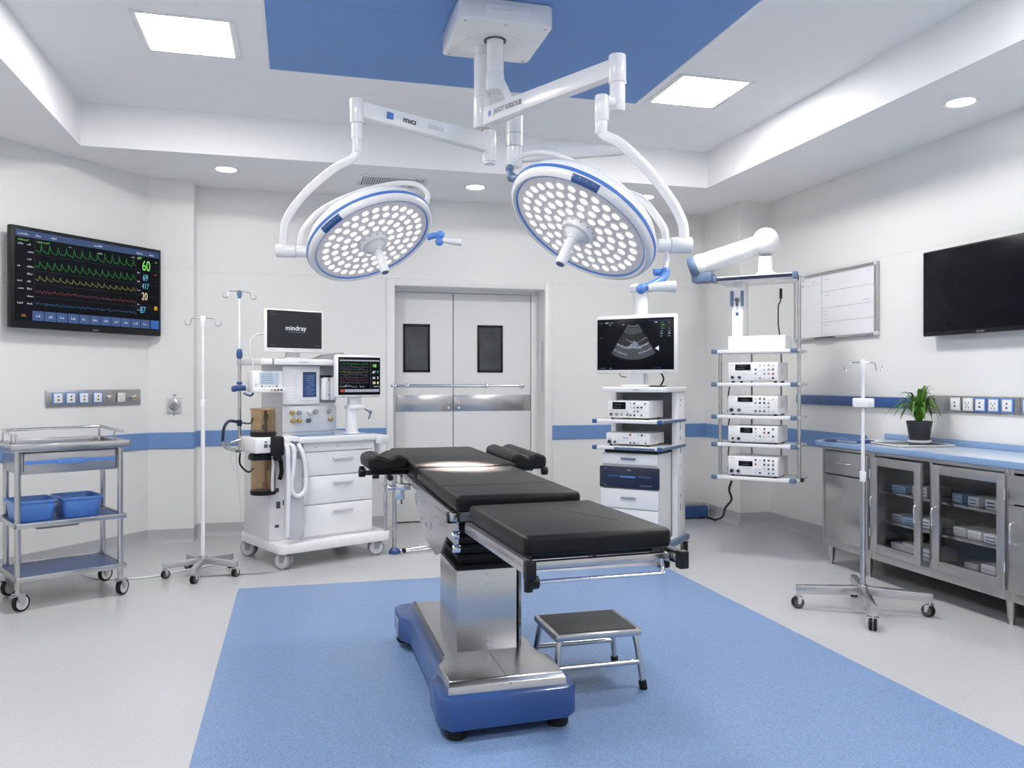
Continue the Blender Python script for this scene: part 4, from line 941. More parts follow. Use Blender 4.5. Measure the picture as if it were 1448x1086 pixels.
# small bedside unit on the pole bracket
q = at_am(-.468, -.2)
mo = thing('small_monitor', 'small boxy white monitor with a pale screen on the left side bracket', 'monitor', (q[0], q[1], 1.275), 25)
MB().box(-.116, .116, 0, .10, .0, .155, .008).build('casing', 'white_plastic', mo)
MB().box(-.062, .085, -.003, .001, .055, .145, .003).build('screen', 'lcd_pale', mo)
m = MB()
for k in range(5): scribble(m, -.052+rnd.uniform(0, .01), .065+k*.016, .085, .010, -.0035)
m.build('screen_text', 'ink_blue', mo)
for k in range(5): MB().cyl((-.045+k*.028, 0, .042), (-.045+k*.028, -.005, .042), .006, seg=12).build('button', ('steel_blue', 'pale_grey', 'mid_grey', 'pale_grey', 'dark_grey')[k], mo)
MB().box(-.12, .13, -.03, .0, -.002, .032, .005).build('front_ledge', 'white_plastic', mo)
for k, mt_ in enumerate(('brass', 'red_plastic', 'dark_grey', 'dark_grey')): MB().cyl((.015+k*.025, -.03, .016), (.015+k*.025, -.035, .016), .008, seg=12).build('socket', mt_, mo)
MB().cyl((-.09, 0, .055), (-.09, -.006, .055), .008).build('side_knob', 'pale_grey', mo)

# ------------------------------------------------------------------ boxed instruments
def device(name, label, loc, rz, w, d, h, seed, disp=(.08, .40, .48, .90), dm='screen_black', group=None, knobs=3, rows=3, logo=None):
    R = random.Random(seed)
    t = thing(name, label, 'medical device', loc, rz, group); f = .012
    MB().box(-w/2, w/2, 0, d, f, h, .006).build('case', 'white_plastic', t)
    MB().box(-w/2+.003, w/2-.003, -.005, .004, f+.003, h-.003, .004).build('front_plate', 'white_enamel', t)
    for (x, y) in ((-w*.42, .03), (w*.42, .03), (-w*.42, d-.03), (w*.42, d-.03)): MB().cyl((x, y, 0), (x, y, f+.003), .012, seg=12).build('foot', 'black_rubber', t)
    X = lambda u: -w/2+u*w
    Z = lambda v: f+v*(h-f)
    if disp:
        s = MB().box(X(disp[0]), X(disp[1]), -.008, -.004, Z(disp[2]), Z(disp[3]), .002).build('display', dm, t)
        m = MB()
        for k in range(2): scribble(m, X(disp[0])+.01+R.uniform(0, .02), Z(disp[2])+.012+k*.02, (disp[1]-disp[0])*w*.5, .009, -.0084)
        m.build('display_text', 'px_grey', s)
    for k in range(knobs):
        x = X(.08+k*.13+R.uniform(0, .03)); r = R.uniform(.009, .014)
        MB().cyl((x, -.004, Z(.2)), (x, -.018, Z(.2)), r, bev=.002, seg=16).build('socket', R.choice(('dark_grey', 'navy', 'dark_grey', 'mid_grey')), t)
    for a in range(5):
        for b in range(rows):
            if R.random() < .85:
                x = X(.56+a*.085); z = Z(.16+b*.68/max(1, rows-1)); s = .008
                MB().box(x-s, x+s*.9, -.0085, -.004, z-s*.9, z+s*.9, .002).build('button', R.choice(('pale_grey', 'pale_grey', 'dark_grey', 'steel_blue', 'navy', 'white_plastic', 'mid_grey', 'red_plastic' if R.random() < .4 else 'pale_grey')), t)
    m = MB(); scribble(m, X(.05), Z(.86) if (disp and disp[0] > .12) else Z(.4), w*.08, .010, -.0054); scribble(m, X(.30), Z(.36), w*.2, .006, -.0054); m.build('front_print', 'ink_grey', t)
    if logo: m = MB(); scribble(m, X(.4), Z(.5), w*.16, .022, -.0054); m.build('maker_print', 'ink_blue', t)
    m = MB()
    for k in range(4): m.box(w/2-.0005, w/2+.0008, d*.25+k*.02, d*.25+k*.02+.008, f+.3*h, f+.7*h)
    m.build('side_vents', 'pale_grey', t)
    return t

# ------------------------------------------------------------------ ultrasound / endoscopy cart
KO = (2.57, 5.82); KR = -45
def at_k(x, y, O=KO, R=KR):
    c, s = math.cos(math.radians(R)), math.sin(math.radians(R)); return (O[0]+x*c-y*s, O[1]+x*s+y*c)
ct = thing('equipment_cart', 'white equipment cart with blue-cornered shelves and a dark blue drawer carrying the scan screen', 'cart', (KO[0], KO[1], 0), KR)
for sx in (-1, 1): b = MB(); beam(b, (sx*.27, -.31, .135), (sx*.27, .31, .135), .055, .045, .008); b.build('base_rail', 'steel_blue', ct)
MB().box(-.26, .26, -.16, .26, .12, .16, .006).build('base_plate', 'pale_grey', ct)
for (x, y) in ((-.27, -.27), (.27, -.27), (-.27, .27), (.27, .27)): castor(ct, x, y, .052, .036, rnd.uniform(20, 60), stem=.125, fork='cast_alloy', hub='mid_grey', brake=False, off=.3)
for x0, x1 in ((.228, .275), (-.275, -.228)): MB().box(x0, x1, .08, .27, .155, 1.272, .008).build('column', 'white_plastic', ct)
MB().box(-.23, .23, .22, .25, .80, 1.27, .003).build('back_panel', 'mid_grey', ct)
m = MB()
for (z, h) in ((1.20, .02), (1.16, .012), (.98, .06), (.90, .03), (.80, .05), (.70, .012), (.60, .012), (.46, .02), (.36, .05)): m.box(.2745, .277, .14, .155, z, z+h, .001)
m.build('column_marks', 'mid_grey', ct)
MB().prism(rrect(-.235, .285, -.21, .30, .03), 1.272, 1.312, bev=.008).build('top_shelf', 'white_enamel', ct)
m = MB(); scribble(m, .03, 1.285, .05, .014, -.2112); m.build('shelf_mark', 'ink_black', ct)
for z in (1.04, .842):
    s = MB().box(-.275, .265, -.27, .24, z, z+.026, .006).build('shelf', 'white_enamel', ct)
    for x in (-.272, .245): MB().box(x-.006, x+.03, -.278, -.245, z-.003, z+.029, .006).build('shelf_corner', 'rail_blue', s)
    MB().box(.262, .282, -.22, .27, z+.001, z+.024, .005).build('shelf_rail', 'steel_blue', s)
    if z < .9: MB().box(-.10, .22, -.273, -.268, z+.002, z+.02, .001).build('shelf_edge', 'steel_blue', s)
MB().box(-.222, .222, -.20, .21, .165, .812, .005).build('drawer_case', 'white_plastic', ct)
for (z0, z1, mt_, w, dp, hm) in ((.728, .806, 'white_enamel', .222, .018, 'steel_blue'), (.552, .712, 'navy', .236, .03, 'light_blue'), (.40, .545, 'white_enamel', .232, .02, 'mid_grey'), (.20, .392, 'white_enamel', .228, .02, 'mid_grey')):
    d = MB().box(-w, w, -.20-dp, -.199, z0, z1, .005).build('drawer', mt_, ct)
    if mt_ == 'navy': lab(d, 'dark blue drawer front')
    zc = (z0+z1)/2 + .008; y = -.20-dp
    h = MB().box(-.062, .058, y-.022, y-.012, zc-.007, zc+.007, .005).box(-.055, -.045, y-.014, y, zc-.004, zc+.004).box(.042, .052, y-.014, y, zc-.004, zc+.004).build('handle', hm, d)
    if mt_ == 'navy':
        MB().rect(-.17, zc-.003, -.075, zc+.006, y-.0006).rect(.08, zc-.003, .18, zc+.006, y-.0006).build('drawer_stripe', 'rail_blue', d)
        m = MB(); scribble(m, -.01, .685, .03, .010, y-.0006); scribble(m, -.2, .568, .025, .008, y-.0006); scribble(m, .09, .575, .09, .008, y-.0006); scribble(m, -.2, .692, .02, .007, y-.0006); m.build('drawer_marks', 'pale_grey', d)
MB().box(-.21, .21, -.19, .2, .812, .838, .004).build('drawer_gap', 'black_plastic', ct)
MB().box(.135, .235, -.14, -.04, 1.3125, 1.322, .003).build('cable_pad', 'black_plastic', ct)
# scan screen
q = at_k(0, -.12)
um = thing('ultrasound_monitor', 'white monitor showing a fan-shaped grey ultrasound picture on the equipment cart', 'monitor', (q[0], q[1], 1.3125), KR)
Z = T(0, 0, -1.3125)
cs = MB(Z).box(-.32, .338, 0, .045, 1.413, 1.86, .018).build('casing', 'white_enamel', um)
s = MB(Z).box(-.302, .316, -.003, .001, 1.442, 1.832, .002).build('screen', 'screen_black', um)
cx_, cz_ = -.005, 1.86
def fan(r0, r1, a0, a1, mt_, y, nm='scan_layer'):
    t = bmesh.new(); v0 = []
    for i in range(25):
        a = math.radians(a0+(a1-a0)*i/24)
        v0.append([t.verts.new((cx_+r*math.sin(a), y, cz_-r*math.cos(a))) for r in (r0, r1)])
    for p_, q_ in zip(v0, v0[1:]): t.faces.new((p_[0], p_[1], q_[1], q_[0]))
    g = MB(Z); g._add(t, 0, None); g.build(nm, mt_, s)
fan(.085, .345, -32, 32, 'echo_dark', -.0034)
fan(.085, .09, -30, 30, 'echo_bright', -.0038)
fan(.098, .15, -30, 30, 'echo', -.0038)
fan(.262, .34, -31, 31, 'echo', -.0038)
fan(.247, .262, -31, -8, 'echo_bright', -.0041); fan(.242, .257, 12, 30, 'echo_bright', -.0041); fan(.30, .31, -31, -10, 'echo_bright', -.0041); fan(.29, .30, 8, 30, 'echo_bright', -.0041)
g = MB(Z); g.quad([(x, -.0044, z) for x, z in ((-.07, 1.603), (.07, 1.60), (.045, 1.625), (.03, 1.645), (.005, 1.662), (-.01, 1.645), (-.04, 1.625))]); g.build('scan_layer', 'echo_bright', s)
for P in ([(-.065, 1.68), (-.045, 1.665), (-.025, 1.655), (-.005, 1.655)], [(.03, 1.65), (.055, 1.655), (.075, 1.675), (.11, 1.685)]): g = MB(Z); g.ribbon(P, .005, -.0044); g.build('scan_layer', 'echo_bright', s)
for (x, z, w, mt_) in ((-.285, 1.80, .03, 'px_grey'), (-.235, 1.80, .03, 'px_white'), (-.19, 1.80, .02, 'px_cyan'), (-.13, 1.80, .03, 'px_bar'), (.12, 1.807, .07, 'px_bar'), (.20, 1.807, .10, 'px_key'), (.165, 1.795, .025, 'px_white'), (.215, 1.79, .02, 'px_green'), (.215, 1.775, .03, 'px_lime'), (.215, 1.758, .03, 'px_green'), (.215, 1.745, .03, 'px_grey'), (.21, 1.727, .02, 'px_cyan'), (.21, 1.71, .02, 'px_white'), (.21, 1.69, .015, 'px_cyan'), (.275, 1.792, .015, 'px_orange'), (.272, 1.745, .02, 'px_grey'), (.272, 1.728, .02, 'px_cyan'), (.272, 1.71, .02, 'px_white'), (.272, 1.69, .02, 'px_cyan'), (-.28, 1.685, .02, 'px_grey'), (-.28, 1.78, .02, 'px_dim'), (-.2, 1.785, .012, 'px_white'), (-.09, 1.785, .015, 'px_white'), (-.2, 1.452, .02, 'px_cyan'), (.16, 1.452, .06, 'px_bar'), (-.28, 1.452, .05, 'px_grey')):
    m = MB(Z); scribble(m, x, z, w, .010, -.0036); m.build('caption', mt_, s)
text('◄', .04, 'px_white', s, 'cursor', Z @ T(.185, -.0036, 1.60) @ FACE)
m = MB(Z); scribble(m, -.02, 1.425, .05, .010, -.0004); scribble(m, .22, 1.425, .05, .006, -.0004); scribble(m, -.02, 1.843, .03, .006, -.0004); m.build('bezel_marks', 'ink_grey', um)
MB(Z).box(-.035, .07, .015, .06, 1.325, 1.45, .006).build('neck', 'pale_grey', um)
MB(Z).tube([(.17, .12, 1.325), (.20, .10, 1.37), (.19, .06, 1.42), (.15, .05, 1.45)], .006, smooth=5).build('cable', 'black_rubber', um)
MB(Z).tube([(-.14, .05, 1.45), (-.13, .04, 1.40), (-.08, .04, 1.385)], .004, smooth=5).build('cable', 'dark_grey', um)
MB(Z).prism(rrect(-.10, .12, -.05, .14, .03), 1.3125, 1.328, bev=.004).build('stand_plate', 'white_plastic', um)
MB(Z).cyl((.02, .085, 1.328), (.02, .085, 2.05), .058, seg=28).lathe([(.058, 2.03), (.085, 2.045), (.09, 2.075), (.07, 2.095), (0, 2.10)], seg=28, M=T(.02, .085, 0)).build('rear_post', 'white_plastic', um)
q = at_k(-.012, -.2); device('video_processor', 'taller white boxed instrument with dark display, on the upper cart shelf', (q[0], q[1], 1.0665), KR, .335, .30, .142, 3, disp=(.12, .44, .50, .92), knobs=4, rows=4)
q = at_k(-.008, -.22); device('light_source', 'low white boxed instrument without display, on the lower cart shelf', (q[0], q[1], .8685), KR, .356, .30, .098, 8, disp=None, knobs=2, rows=2, logo=1)

# ------------------------------------------------------------------ supply pendant
PO = (3.506, 5.644); PR = -45
pd = thing('supply_pendant', 'white equipment pendant with stacked shelves hanging from a thick jointed arm', 'pendant', (PO[0], PO[1], 0), PR)
for i, z in enumerate((.612, .866, 1.081, 1.331, 1.585)):
    s = MB().box(-.30, .30, -.20, .15, z-.014, z+.012, .004).build('shelf', 'white_enamel', pd)
    for x in (-.325, .27 if i else .262): MB().box(x, x+.045, -.212, -.165, z-.018, z+.017, .006).build('shelf_corner', 'steel_blue', s)
    MB().box(.30, .33, -.16, .13, z-.008, z+.010, .003).build('shelf_rail', 'pale_grey', s)
for x in (-.278, .318):
    b = MB(); b.cyl((x, -.12, .60), (x, -.12, 1.60 if x < 0 else 2.15), .0145, seg=16); b.build('post', 'stainless', pd)
for x in (-.10, .13): MB().cyl((x, .155, .60), (x, .155, 1.6), .007, seg=10).build('rear_post', 'mid_grey', pd)
MB().cyl((.318, -.12, .615), (.35, -.12, .615), .016, bev=.003).build('post_knob', 'black_plastic', pd)
hd = MB().box(-.305, .305, -.20, .18, 2.125, 2.165, .006).build('head_plate', 'white_enamel', pd)
MB().box(-.29, .29, -.206, -.199, 2.133, 2.157, .001).build('head_stripe', 'navy', hd)
for x in (-.318, .285): MB().box(x, x+.035, -.214, -.16, 2.118, 2.172, .006).build('head_corner', 'steel_blue', hd)
MB().box(-.195, -.105, -.10, .08, 1.60, 2.13, .01).build('riser', 'white_enamel', pd)
MB().box(-.202, -.18, -.115, -.098, 1.94, 2.06, .003).box(-.12, -.098, -.115, -.098, 1.94, 2.06, .003).build('riser_guide', 'steel_blue', pd)
MB().cyl((-.15, -.10, 1.99), (-.15, -.125, 1.99), .016, bev=.003).box(-.157, -.143, -.125, -.1, 1.94, 2.0, .003).build('riser_latch', 'dark_grey', pd)
MB().cyl((-.15, -.1, 1.88), (-.15, -.106, 1.88), .011).build('riser_button', 'rail_blue', pd)
MB().box(-.215, .22, -.13, .10, 1.60, 1.705, .006).build('outlet_box', 'white_plastic', pd)
MB().box(.172, .193, -.12, -.10, 1.98, 2.06, .006).tube([(.182, -.11, 1.98), (.175, -.11, 1.95), (.165, -.11, 1.93), (.163, -.11, 1.8), (.175, -.11, 1.70)], .005, smooth=5).build('hand_control', 'black_plastic', pd)
m = MB()
for (x0, z0) in ((-.285, 1.31), (-.285, 1.06), (-.285, .85)): m.tube([(-.25, .05, z0), (-.255, .03, z0-.08), (-.235, .02, z0-.14), (-.26, .03, z0-.2)], .006, smooth=4)
m.build('loose_cable', 'dark_grey', pd)
w2l = lambda X_, Y_: ((X_-PO[0])*math.cos(math.radians(-PR)) - (Y_-PO[1])*math.sin(math.radians(-PR)), (X_-PO[0])*math.sin(math.radians(-PR)) + (Y_-PO[1])*math.cos(math.radians(-PR)))
e0 = w2l(3.493, 5.538); e1 = w2l(3.082, 5.80)
g = MB().lathe([(.085, 2.165), (.075, 2.185), (.06, 2.195), (.058, 2.31)], seg=28, M=T(e0[0], e0[1], 0)).build('swivel_neck', 'white_enamel', pd)
MB().sph((e0[0], e0[1], 2.425), .105, sz=1.05, seg=32).build('ball_joint', 'white_enamel', pd)
MB().cyl((e0[0], e0[1], 2.425), (e1[0], e1[1], 2.268), .072, .086, seg=28).build('arm', 'white_enamel', pd)
MB().sph((e1[0], e1[1], 2.268), .090, seg=28).build('elbow', 'white_enamel', pd)
ax = (V((e1[0], e1[1], 2.268))-V((e0[0], e0[1], 2.425))).normalized()
c1 = V((e1[0], e1[1], 2.268))
MB().cyl(c1+ax*.03, c1+ax*.095, .102, .085, bev=.02, seg=28).build('elbow_cap', 'steel_blue', pd)
MB().box(e1[0]-.06, e1[0]+.10, e1[1]-.06, e1[1]+.06, 2.125, 2.205, .015).build('elbow_box', 'steel_blue', pd)
e2 = w2l(4.0, 7.55)
b = MB(); beam(b, (e1[0], e1[1], 2.27), (e2[0], e2[1], 2.5), .09, .09, .01); b.build('wall_arm', 'white_enamel', pd)
MB(T(e2[0], e2[1], 2.5) @ RZ(-PR)).box(-.09, .05, -.02, .016, -.1, .1, .004).build('wall_plate', 'white_enamel', pd)
gd = 'instruments on the pendant shelves'
for i, (z, h, lbl, dsp) in enumerate(((1.344, .155, 'white boxed instrument on the topmost pendant shelf level, just below the outlet box', (.15, .46, .58, .90)),
                       (1.094, .15, 'white boxed instrument second from the top of the pendant stack', (.20, .50, .66, .92)),
                       (.879, .135, 'white boxed instrument third from the top of the pendant stack', (.25, .50, .56, .90)),
                       (.625, .155, 'white boxed instrument on the lowest pendant shelf', (.22, .50, .48, .76)))):
    q = at_k(-.008, -.19, PO, PR); device('boxed_instrument', lbl, (q[0], q[1], z), PR-3, .385, .27, h, 21+i, disp=dsp, knobs=2, rows=4, group=gd)
cb = MB().tube([(3.25, 5.63, .580), (3.30, 5.75, .50), (3.43, 5.94, .392), (3.59, 6.32, .26), (3.82, 6.78, .10), (3.93, 7.12, .012), (3.94, 7.18, .010), (3.91, 7.235, .02)], .0095, seg=10, smooth=10).build('power_cable', 'black_rubber')
tag(cb, 'black cable hanging from the pendant down to the blue floor box', 'cable')
fb = thing('foot_pedal_box', 'blue box on the floor in the corner behind the equipment cart', 'floor box', (3.78, 7.36, 0))
MB().box(-.22, .16, -.09, .10, .015, .125, .006).build('housing', 'rail_blue', fb)
MB().box(.16, .20, -.075, .09, .01, .12, .008).build('end_cap', 'stainless', fb)
MB().box(-.20, .14, -.07, .08, .124, .14, .004).build('top_plate', 'mid_grey', fb)
for x in (-.18, .12): MB().box(x-.02, x+.02, -.06, .07, 0, .016, .002).build('foot', 'black_rubber', fb)
# ------------------------------------------------------------------ steel cabinets along the right wall (local x runs towards the camera)
CO = (3.8, 5.32, 0); CR = -90
def at_c(x, y): return (CO[0]+y, CO[1]-x)
def legs(t, xs, x_off):
    for x in xs:
        for y in (.05, .50):
            MB().cyl((x-x_off, y, .145), (x-x_off, y, .03), .026, .019, seg=18).cyl((x-x_off, y, .03), (x-x_off, y, 0), .012, .016, seg=14).build('leg', 'cabinet_steel', t)
def bow_handle(parent, x, y, z0, z1, horiz=False, r=.0062):
    if horiz: P = [(z0, y, x), (z0+.008, y-.022, x), (z0+.025, y-.028, x), (z1-.025, y-.028, x), (z1-.008, y-.022, x), (z1, y, x)]
    else: P = [(x, y, z0), (x, y-.022, z0+.008), (x, y-.028, z0+.025), (x, y-.028, z1-.025), (x, y-.022, z1-.008), (x, y, z1)]
    return MB().tube(P, r, seg=10, smooth=4).build('handle', 'chrome', parent)
def shell(t, x0, x1, mid=()):
    s = MB()
    s.box(x0, x0+.03, 0, .55, .142, .872, .002).box(x1-.03, x1, 0, .55, .142, .872, .002)
    s.box(x0+.03, x1-.03, 0, .55, .142, .20, .002).box(x0+.03, x1-.03, 0, .55, .85, .872, .002).box(x0+.03, x1-.03, .535, .55, .2, .85)
    for x in mid: s.box(x-.012, x+.012, 0, .03, .2, .85, .001)
    return s.build('carcass', 'cabinet_steel', t)
q = at_c(.05, 0)
c1 = thing('drawer_cabinet', 'stainless cabinet unit with a single drawer over a plain door behind the drip stand pole', 'cabinet', (q[0], q[1], 0), CR)
shell(c1, 0, .535)
legs(c1, (.09, .50), .05)
d = MB().box(.052, .512, -.014, .0, .682, .846, .003).build('drawer', 'cabinet_steel', c1); bow_handle(d, .768, -.012, .19, .35, True)
d = MB().box(.052, .512, -.014, .0, .198, .674, .003).build('door', 'cabinet_steel', c1); bow_handle(d, .49, -.012, .47, .585)
q = at_c(.588, 0)
c2 = thing('glass_cabinet', 'stainless cabinet unit with two framed glass doors and packed shelves', 'cabinet', (q[0], q[1], 0), CR)
O2 = .588
shell(c2, 0, 1.105, mid=(.535,))
legs(c2, (1.66,), O2)
for (z) in (.597, .397):
    MB().box(.032, 1.073, .045, .53, z, z+.014, .002).build('shelf', 'stainless', c2)
def glass_door(x0, x1, gx0, gx1, hx, hinge, ang):
    px_ = x1 if hinge > 0 else x0
    e = MB(T(hinge, 0, 0) @ RZ(ang) @ T(-hinge, 0, 0))
    for b in ((x0, gx0, .203, .843), (gx1, x1, .203, .843), (gx0, gx1, .203, .26), (gx0, gx1, .786, .843)): e.box(b[0], b[1], -.022, -.001, b[2], b[3], .002)
    f = e.build('door', 'cabinet_steel', c2)
    MB(T(hinge, 0, 0) @ RZ(ang) @ T(-hinge, 0, 0)).box(gx0-.004, gx1+.004, -.013, -.009, .256, .79).build('pane', 'cabinet_glass', f)
    o = bow_handle(f, hx, -.02, .465, .585); o.data.transform(T(hinge, 0, 0) @ RZ(ang) @ T(-hinge, 0, 0))
    for z in (.30, .70): MB().cyl((hinge, -.026, z), (hinge, -.026, z+.06), .006, seg=10).build('hinge', 'chrome', f)
glass_door(.014, .500, .08, .442, .478, .012, -3)
glass_door(.565, 1.097, .622, 1.041, .592, 1.099, 0)
bow_handle(c2, .045, -.02, .50, .58)
q = at_c(1.695, 0)
c3 = thing('drawer_cabinet', 'stainless cabinet unit beyond the glass doors, cut off by the picture edge', 'cabinet', (q[0], q[1], 0), CR)
shell(c3, 0, .60)
legs(c3, (2.25,), 1.695)
d = MB().box(.01, .58, -.014, 0, .682, .84, .003).build('drawer', 'cabinet_steel', c3); bow_handle(d, .768, -.012, .20, .36, True)
d = MB().box(.01, .58, -.014, 0, .198, .674, .003).build('door', 'cabinet_steel', c3); bow_handle(d, .04, -.012, .46, .58)
wt = thing('worktop', 'long pale blue worktop with a rear upstand on the steel cabinets', 'worktop', (CO[0], CO[1], .8745), CR)
MB().box(.0, 2.35, -.028, .555, .0, .040, .005).build('slab', 'counter_blue', wt)
MB().box(.012, 2.34, -.014, .53, .0395, .0405).build('top_sheen', 'counter_sheen', wt)  # thin overlay whose pale colour paints the sheen on the slab
MB().box(.06, 2.35, .535, .558, .04, .082, .003).build('upstand', 'counter_blue', wt)

# packs on the shelves behind the glass
def pack(x, y, z, w, d_, h, rz, label, mt_, band):
    q = at_c(x+O2, y)
    t = thing('supply_pack', label, 'supply pack', (q[0], q[1], z), CR+rz, 'supply packs behind the cabinet glass')
    MB().box(-w/2, w/2, -d_/2, d_/2, 0, h, .006).build('wrapper', mt_, t)
    m = MB()
    for k in range(2): m.rect(-w/2+.012, h*(.25+.35*k), w/2-.014, h*(.25+.35*k)+h*.13, -d_/2-.0006)
    m.build('printed_band', band, t)
rows = [
 (.6115, 'top shelf, first glass door', ((.15, 'at its far end', 'pack_blue', 'steel_blue'), (.32, 'next to the door handle', 'paper_white', 'steel_blue')), (.13, .055)),
 (.4115, 'middle shelf, first glass door', ((.12, 'at its far end', 'clear_film', 'rail_blue'), (.25, 'in its middle', 'pack_blue', 'rail_blue'), (.375, 'next to the door handle', 'paper_white', 'steel_blue')), (.105, .055)),
 (.2005, 'cabinet floor, first glass door', ((.12, 'at its far end', 'paper_white', 'pale_grey'), (.245, 'in its middle', 'paper_white', 'pale_grey'), (.38, 'next to the door handle', 'paper_white', 'pack_blue')), (.115, .08)),
 (.6115, 'top shelf, second glass door', ((.64, 'beside the central post', 'pack_blue', 'pale_grey'), (.78, 'second from the central post', 'paper_white', 'steel_blue'), (.91, 'third from the central post', 'paper_white', 'navy'), (1.01, 'at its camera end', 'paper_white', 'steel_blue')), (.085, .06)),
 (.4115, 'middle shelf, second glass door', ((.66, 'beside the central post', 'paper_white', 'pale_grey'), (.78, 'second from the central post', 'paper_white', 'pale_grey'), (.90, 'third from the central post', 'paper_white', 'steel_blue'), (1.01, 'at its camera end', 'paper_white', 'steel_blue')), (.10, .062)),
 (.2005, 'cabinet floor, second glass door', ((.75, 'nearest the central post', 'clear_film', 'pale_grey'), (.88, 'in its middle', 'paper_white', 'pale_grey'), (1.0, 'at its camera end', 'paper_white', 'pack_blue')), (.11, .075)),
]
for z, where, items, (w, h) in rows:
    for x, pos, mt_, band in items:
        nm = {'pack_blue': 'bluish', 'paper_white': 'white', 'clear_film': 'clear-wrapped'}[mt_]
        hh = h*rnd.uniform(.85, 1.15)
        pack(x, .17+rnd.uniform(0, .03), z, w*.97, .2, hh, rnd.uniform(-2.5, 2.5), '%s pack %s, %s' % (nm, pos, where), mt_, band)

# things on the worktop
ZW = .9155
tq = thing('tray', 'flat clear tray under the potted plant on the worktop', 'tray', (4.08, 4.68, ZW), -10)
MB().prism(rrect(-.21, .21, -.19, .19, .05), 0, .008, bev=.002).build('plate', 'clear_tray', tq)
MB().tube([(p[0], p[1], .011) for p in rrect(-.21, .21, -.19, .19, .05)] + [(.21, .14, .011)], .004, seg=8).build('rim', 'pale_grey', tq)
q = at_c(.255, .055)
fd = thing('folder', 'dark blue ring folder lying at the worktop edge behind the drip stand pole', 'folder', (q[0], q[1], ZW), CR+8)
MB().box(-.16, .17, -.075, .09, 0, .022, .004).build('cover', 'rail_blue', fd)
MB().box(-.155, .165, -.0765, -.0745, .005, .017).build('pages', 'mid_grey', fd)
MB().box(-.13, -.02, -.0785, -.0755, .004, .018, .001).build('spine_label', 'dark_grey', fd)
q = at_c(.24, .24)
ps = thing('paper_sheet', 'loose white papers lying between the blue folder and the clear tray', 'papers', (q[0], q[1], ZW), CR-15)
MB().box(-.12, .10, -.07, .10, 0, .004, .001).build('sheets', 'paper_white', ps)
pt = thing('potted_plant', 'green leafy plant in a black pot with a pale saucer on the worktop', 'plant', (4.19, 4.735, ZW+.009), 0)
MB().lathe([(0, 0), (.062, 0), (.075, .008), (.078, .02), (.072, .022), (.0, .018)], seg=32).build('saucer', 'white_plastic', pt)
MB().lathe([(0, .019), (.060, .019), (.064, .024), (.080, .13), (.084, .148), (.083, .154), (.078, .152), (.074, .13), (0, .128)], seg=36).build('pot', 'pot_plastic', pt)
MB().lathe([(0, .138), (.05, .137), (.0755, .132)], seg=28).build('soil', 'soil', pt)
lf = MB(); R = random.Random(5)
def leaf(az, reach, rise, w, droop):
    ca, sa = math.cos(az), math.sin(az); n = 9; t = bmesh.new(); pv = None
    for i in range(n+1):
        u = i/n; r = .012+(min(reach, .12) if ca > .2 else reach)*u**1.25; z = .135+rise*(1-(1-u)**1.9) - droop*max(0, u-.55)**1.6*3
        z = max(z, .05); ww = w*(.28+.9*math.sin(PI*min(1, u**.8)))*(1 if u < .95 else .25)*.62
        if i == n: ww = .0006
        c = V((ca*r, sa*r, z)); s_ = V((-sa, ca, 0))*ww
        q = [t.verts.new(c-s_+V((0, 0, ww*.35))), t.verts.new(c), t.verts.new(c+s_+V((0, 0, ww*.35)))]
        if pv:
            for k in range(2): t.faces.new((pv[k], pv[k+1], q[k+1], q[k]))
        pv = q
    lf._add(t, 0, None)
for i in range(46):
    az = i*2.39996+R.uniform(-.3, .3); k = i/46
    leaf(az, .05+.18*k**.7*R.uniform(.8, 1.1), (.275-.14*k)*R.uniform(.85, 1.08), R.uniform(.015, .022), .03+.14*k)
f = lf.build('foliage', 'leaf', pt, ang=70)

# ------------------------------------------------------------------ right wall
wb_ = thing('whiteboard', 'wall whiteboard ruled into sections, in an aluminium frame beside the pendant', 'whiteboard', (4.37, 5.893, 0), CR)
x0, x1, z0, z1 = -.54, .54, 1.715, 2.285
MB().box(x0+.01, x1-.01, -.022, -.003, z0+.01, z1-.01).build('panel', 'board_white', wb_)
f = MB()
for b in ((x0, x0+.022, z0, z1), (x1-.028, x1, z0, z1), (x0, x1, z0, z0+.02), (x0, x1, z1-.022, z1)): f.box(b[0], b[1], -.032, -.001, b[2], b[3], .003)
f.build('frame', 'stainless', wb_)
for (a, b) in ((x0, z0), (x0, z1), (x1, z0), (x1, z1)): MB().box(a-.004 if a < 0 else a-.03, a+.03 if a < 0 else a+.004, -.036, 0-.001, b-.004 if b < 2 else b-.028, b+.028 if b < 2 else b+.004, .006).build('frame_corner', 'pale_grey', wb_)
m = MB(); Y = -.0225
m.rect(-.15, z0+.02, -.145, z1-.022, Y)
for z in (2.115, 1.975, 1.855): m.rect(-.145, z, x1-.028, z+.003, Y)
m.rect(x0+.03, 2.19, -.16, 2.1915, Y); m.build('ruled_lines', 'mid_grey', wb_)
m = MB()
for (x, z, w) in ((-.12, 2.215, .09), (-.12, 2.08, .08), (.38, 2.0, .08), (-.12, 1.945, .05), (-.12, 1.915, .05), (-.12, 1.88, .08), (-.12, 1.825, .08), (-.12, 1.75, .04), (.42, 2.225, .04), (-.28, 2.21, .05), (x0+.045, 2.165, .05)): m = MB(); scribble(m, x, z, w, .010, Y-.0003); m.build('writing', 'ink_grey', wb_)
m = MB(); scribble(m, x0+.045, 2.19, .10, .016, Y-.0003); m.build('writing', 'ink_blue', wb_)
m = MB(); scribble(m, x0+.05, 1.80, .02, .02, Y-.0003); m.build('writing', 'ink_blue', wb_)
MB().box(-.22, .03, -.05, -.03, z0+.004, z0+.018, .004).build('pen_ledge', 'dark_grey', wb_)
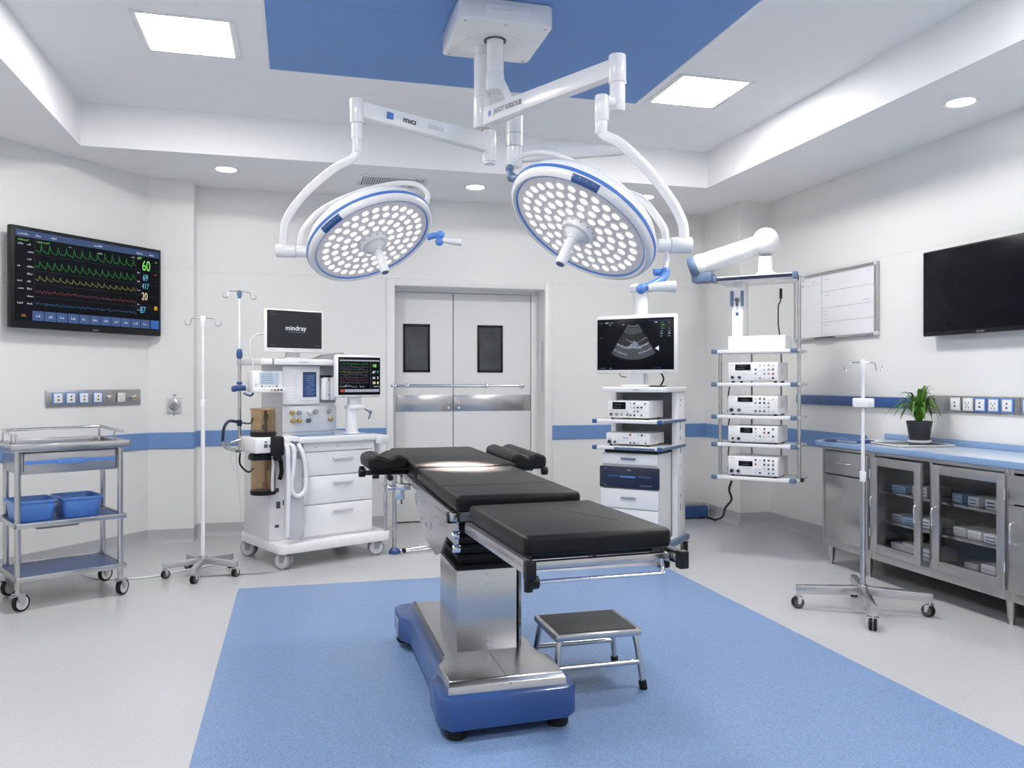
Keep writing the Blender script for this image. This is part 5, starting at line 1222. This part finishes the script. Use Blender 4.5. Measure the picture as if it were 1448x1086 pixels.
tv2 = thing('wall_tv', 'large black switched-off television on the wall above the plant', 'television', (4.37, 4.275, 0), CR)
x0, x1, z0, z1 = -.517, .54, 1.668, 2.258
MB().box(x0, x1, -.10, -.06, z0, z1, .006).build('casing', 'black_plastic', tv2)
MB().box(x0+.012, x1-.012, -.1025, -.098, z0+.028, z1-.012, .001).build('screen', 'screen_black', tv2)
MB().box(-.28, .28, -.06, -.003, 1.82, 2.1, .004).build('wall_bracket', 'dark_grey', tv2)
m = MB(); scribble(m, -.05, z0+.008, .06, .012, -.1008); m.build('maker_mark', 'paper_white', tv2)
rl = thing('wall_rail', 'dark blue horizontal equipment rail on the wall under the whiteboard', 'wall rail', (4.37, 5.62, 0), CR)
MB().box(-.765, .735, -.04, -.018, 1.155, 1.235, .008).build('rail', 'rail_blue', rl)
MB().box(-.75, .72, -.018, -.002, 1.148, 1.17, .003).build('rail_backing', 'pale_grey', rl)
for x in (-.42, -.27): MB().cyl((x, -.04, 1.198), (x, -.044, 1.198), .008).build('rail_screw', 'dark_grey', rl)
s2 = thing('socket_panel', 'steel wall socket panel behind the potted plant, above the worktop', 'socket panel', (4.37, 5.32, 0), CR)
MB().box(.44, 2.1, -.016, -.002, 1.143, 1.254, .004).build('plate', 'brushed_steel', s2)
MB().box(1.245, 1.249, -.0168, -.0155, 1.143, 1.254).build('plate_joint', 'dark_grey', s2)
for i, x in enumerate((.735, .842, .944, 1.05, 1.155, 1.31, 1.42, 1.53)): socket_unit(s2, x, 1.199, -.016, .078, i % 2, 'pale_grey' if i < 2 else 'blue_plastic')
wc = MB().tube([(-1.5, 6.35, .012), (-1.3, 6.10, .006), (-1.0, 6.05, .006), (-.75, 6.22, .006), (-.55, 6.35, .006)], .006, seg=8, smooth=8).build('floor_cable', 'white_plastic')
tag(wc, 'thin white cable lying on the floor between trolley and drip stand', 'cable')

# ------------------------------------------------------------------ render look
SC.view_settings.view_transform = 'Standard'; SC.view_settings.look = 'None'; SC.view_settings.gamma = 1; SC.view_settings.use_curve_mapping = False
SC.view_settings.exposure = EXPO
w = bpy.data.worlds.new('world'); w.use_nodes = True; w.node_tree.nodes['Background'].inputs[0].default_value = (.5, .5, .5, 1); w.node_tree.nodes['Background'].inputs[1].default_value = .2
SC.world = w
SC.cycles.use_denoising = True
SC.cycles.max_bounces = 10; SC.cycles.diffuse_bounces = 6; SC.cycles.glossy_bounces = 5; SC.cycles.transparent_max_bounces = 12; SC.cycles.transmission_bounces = 6
SC.cycles.sample_clamp_indirect = 6; SC.cycles.caustics_reflective = False; SC.cycles.caustics_refractive = False
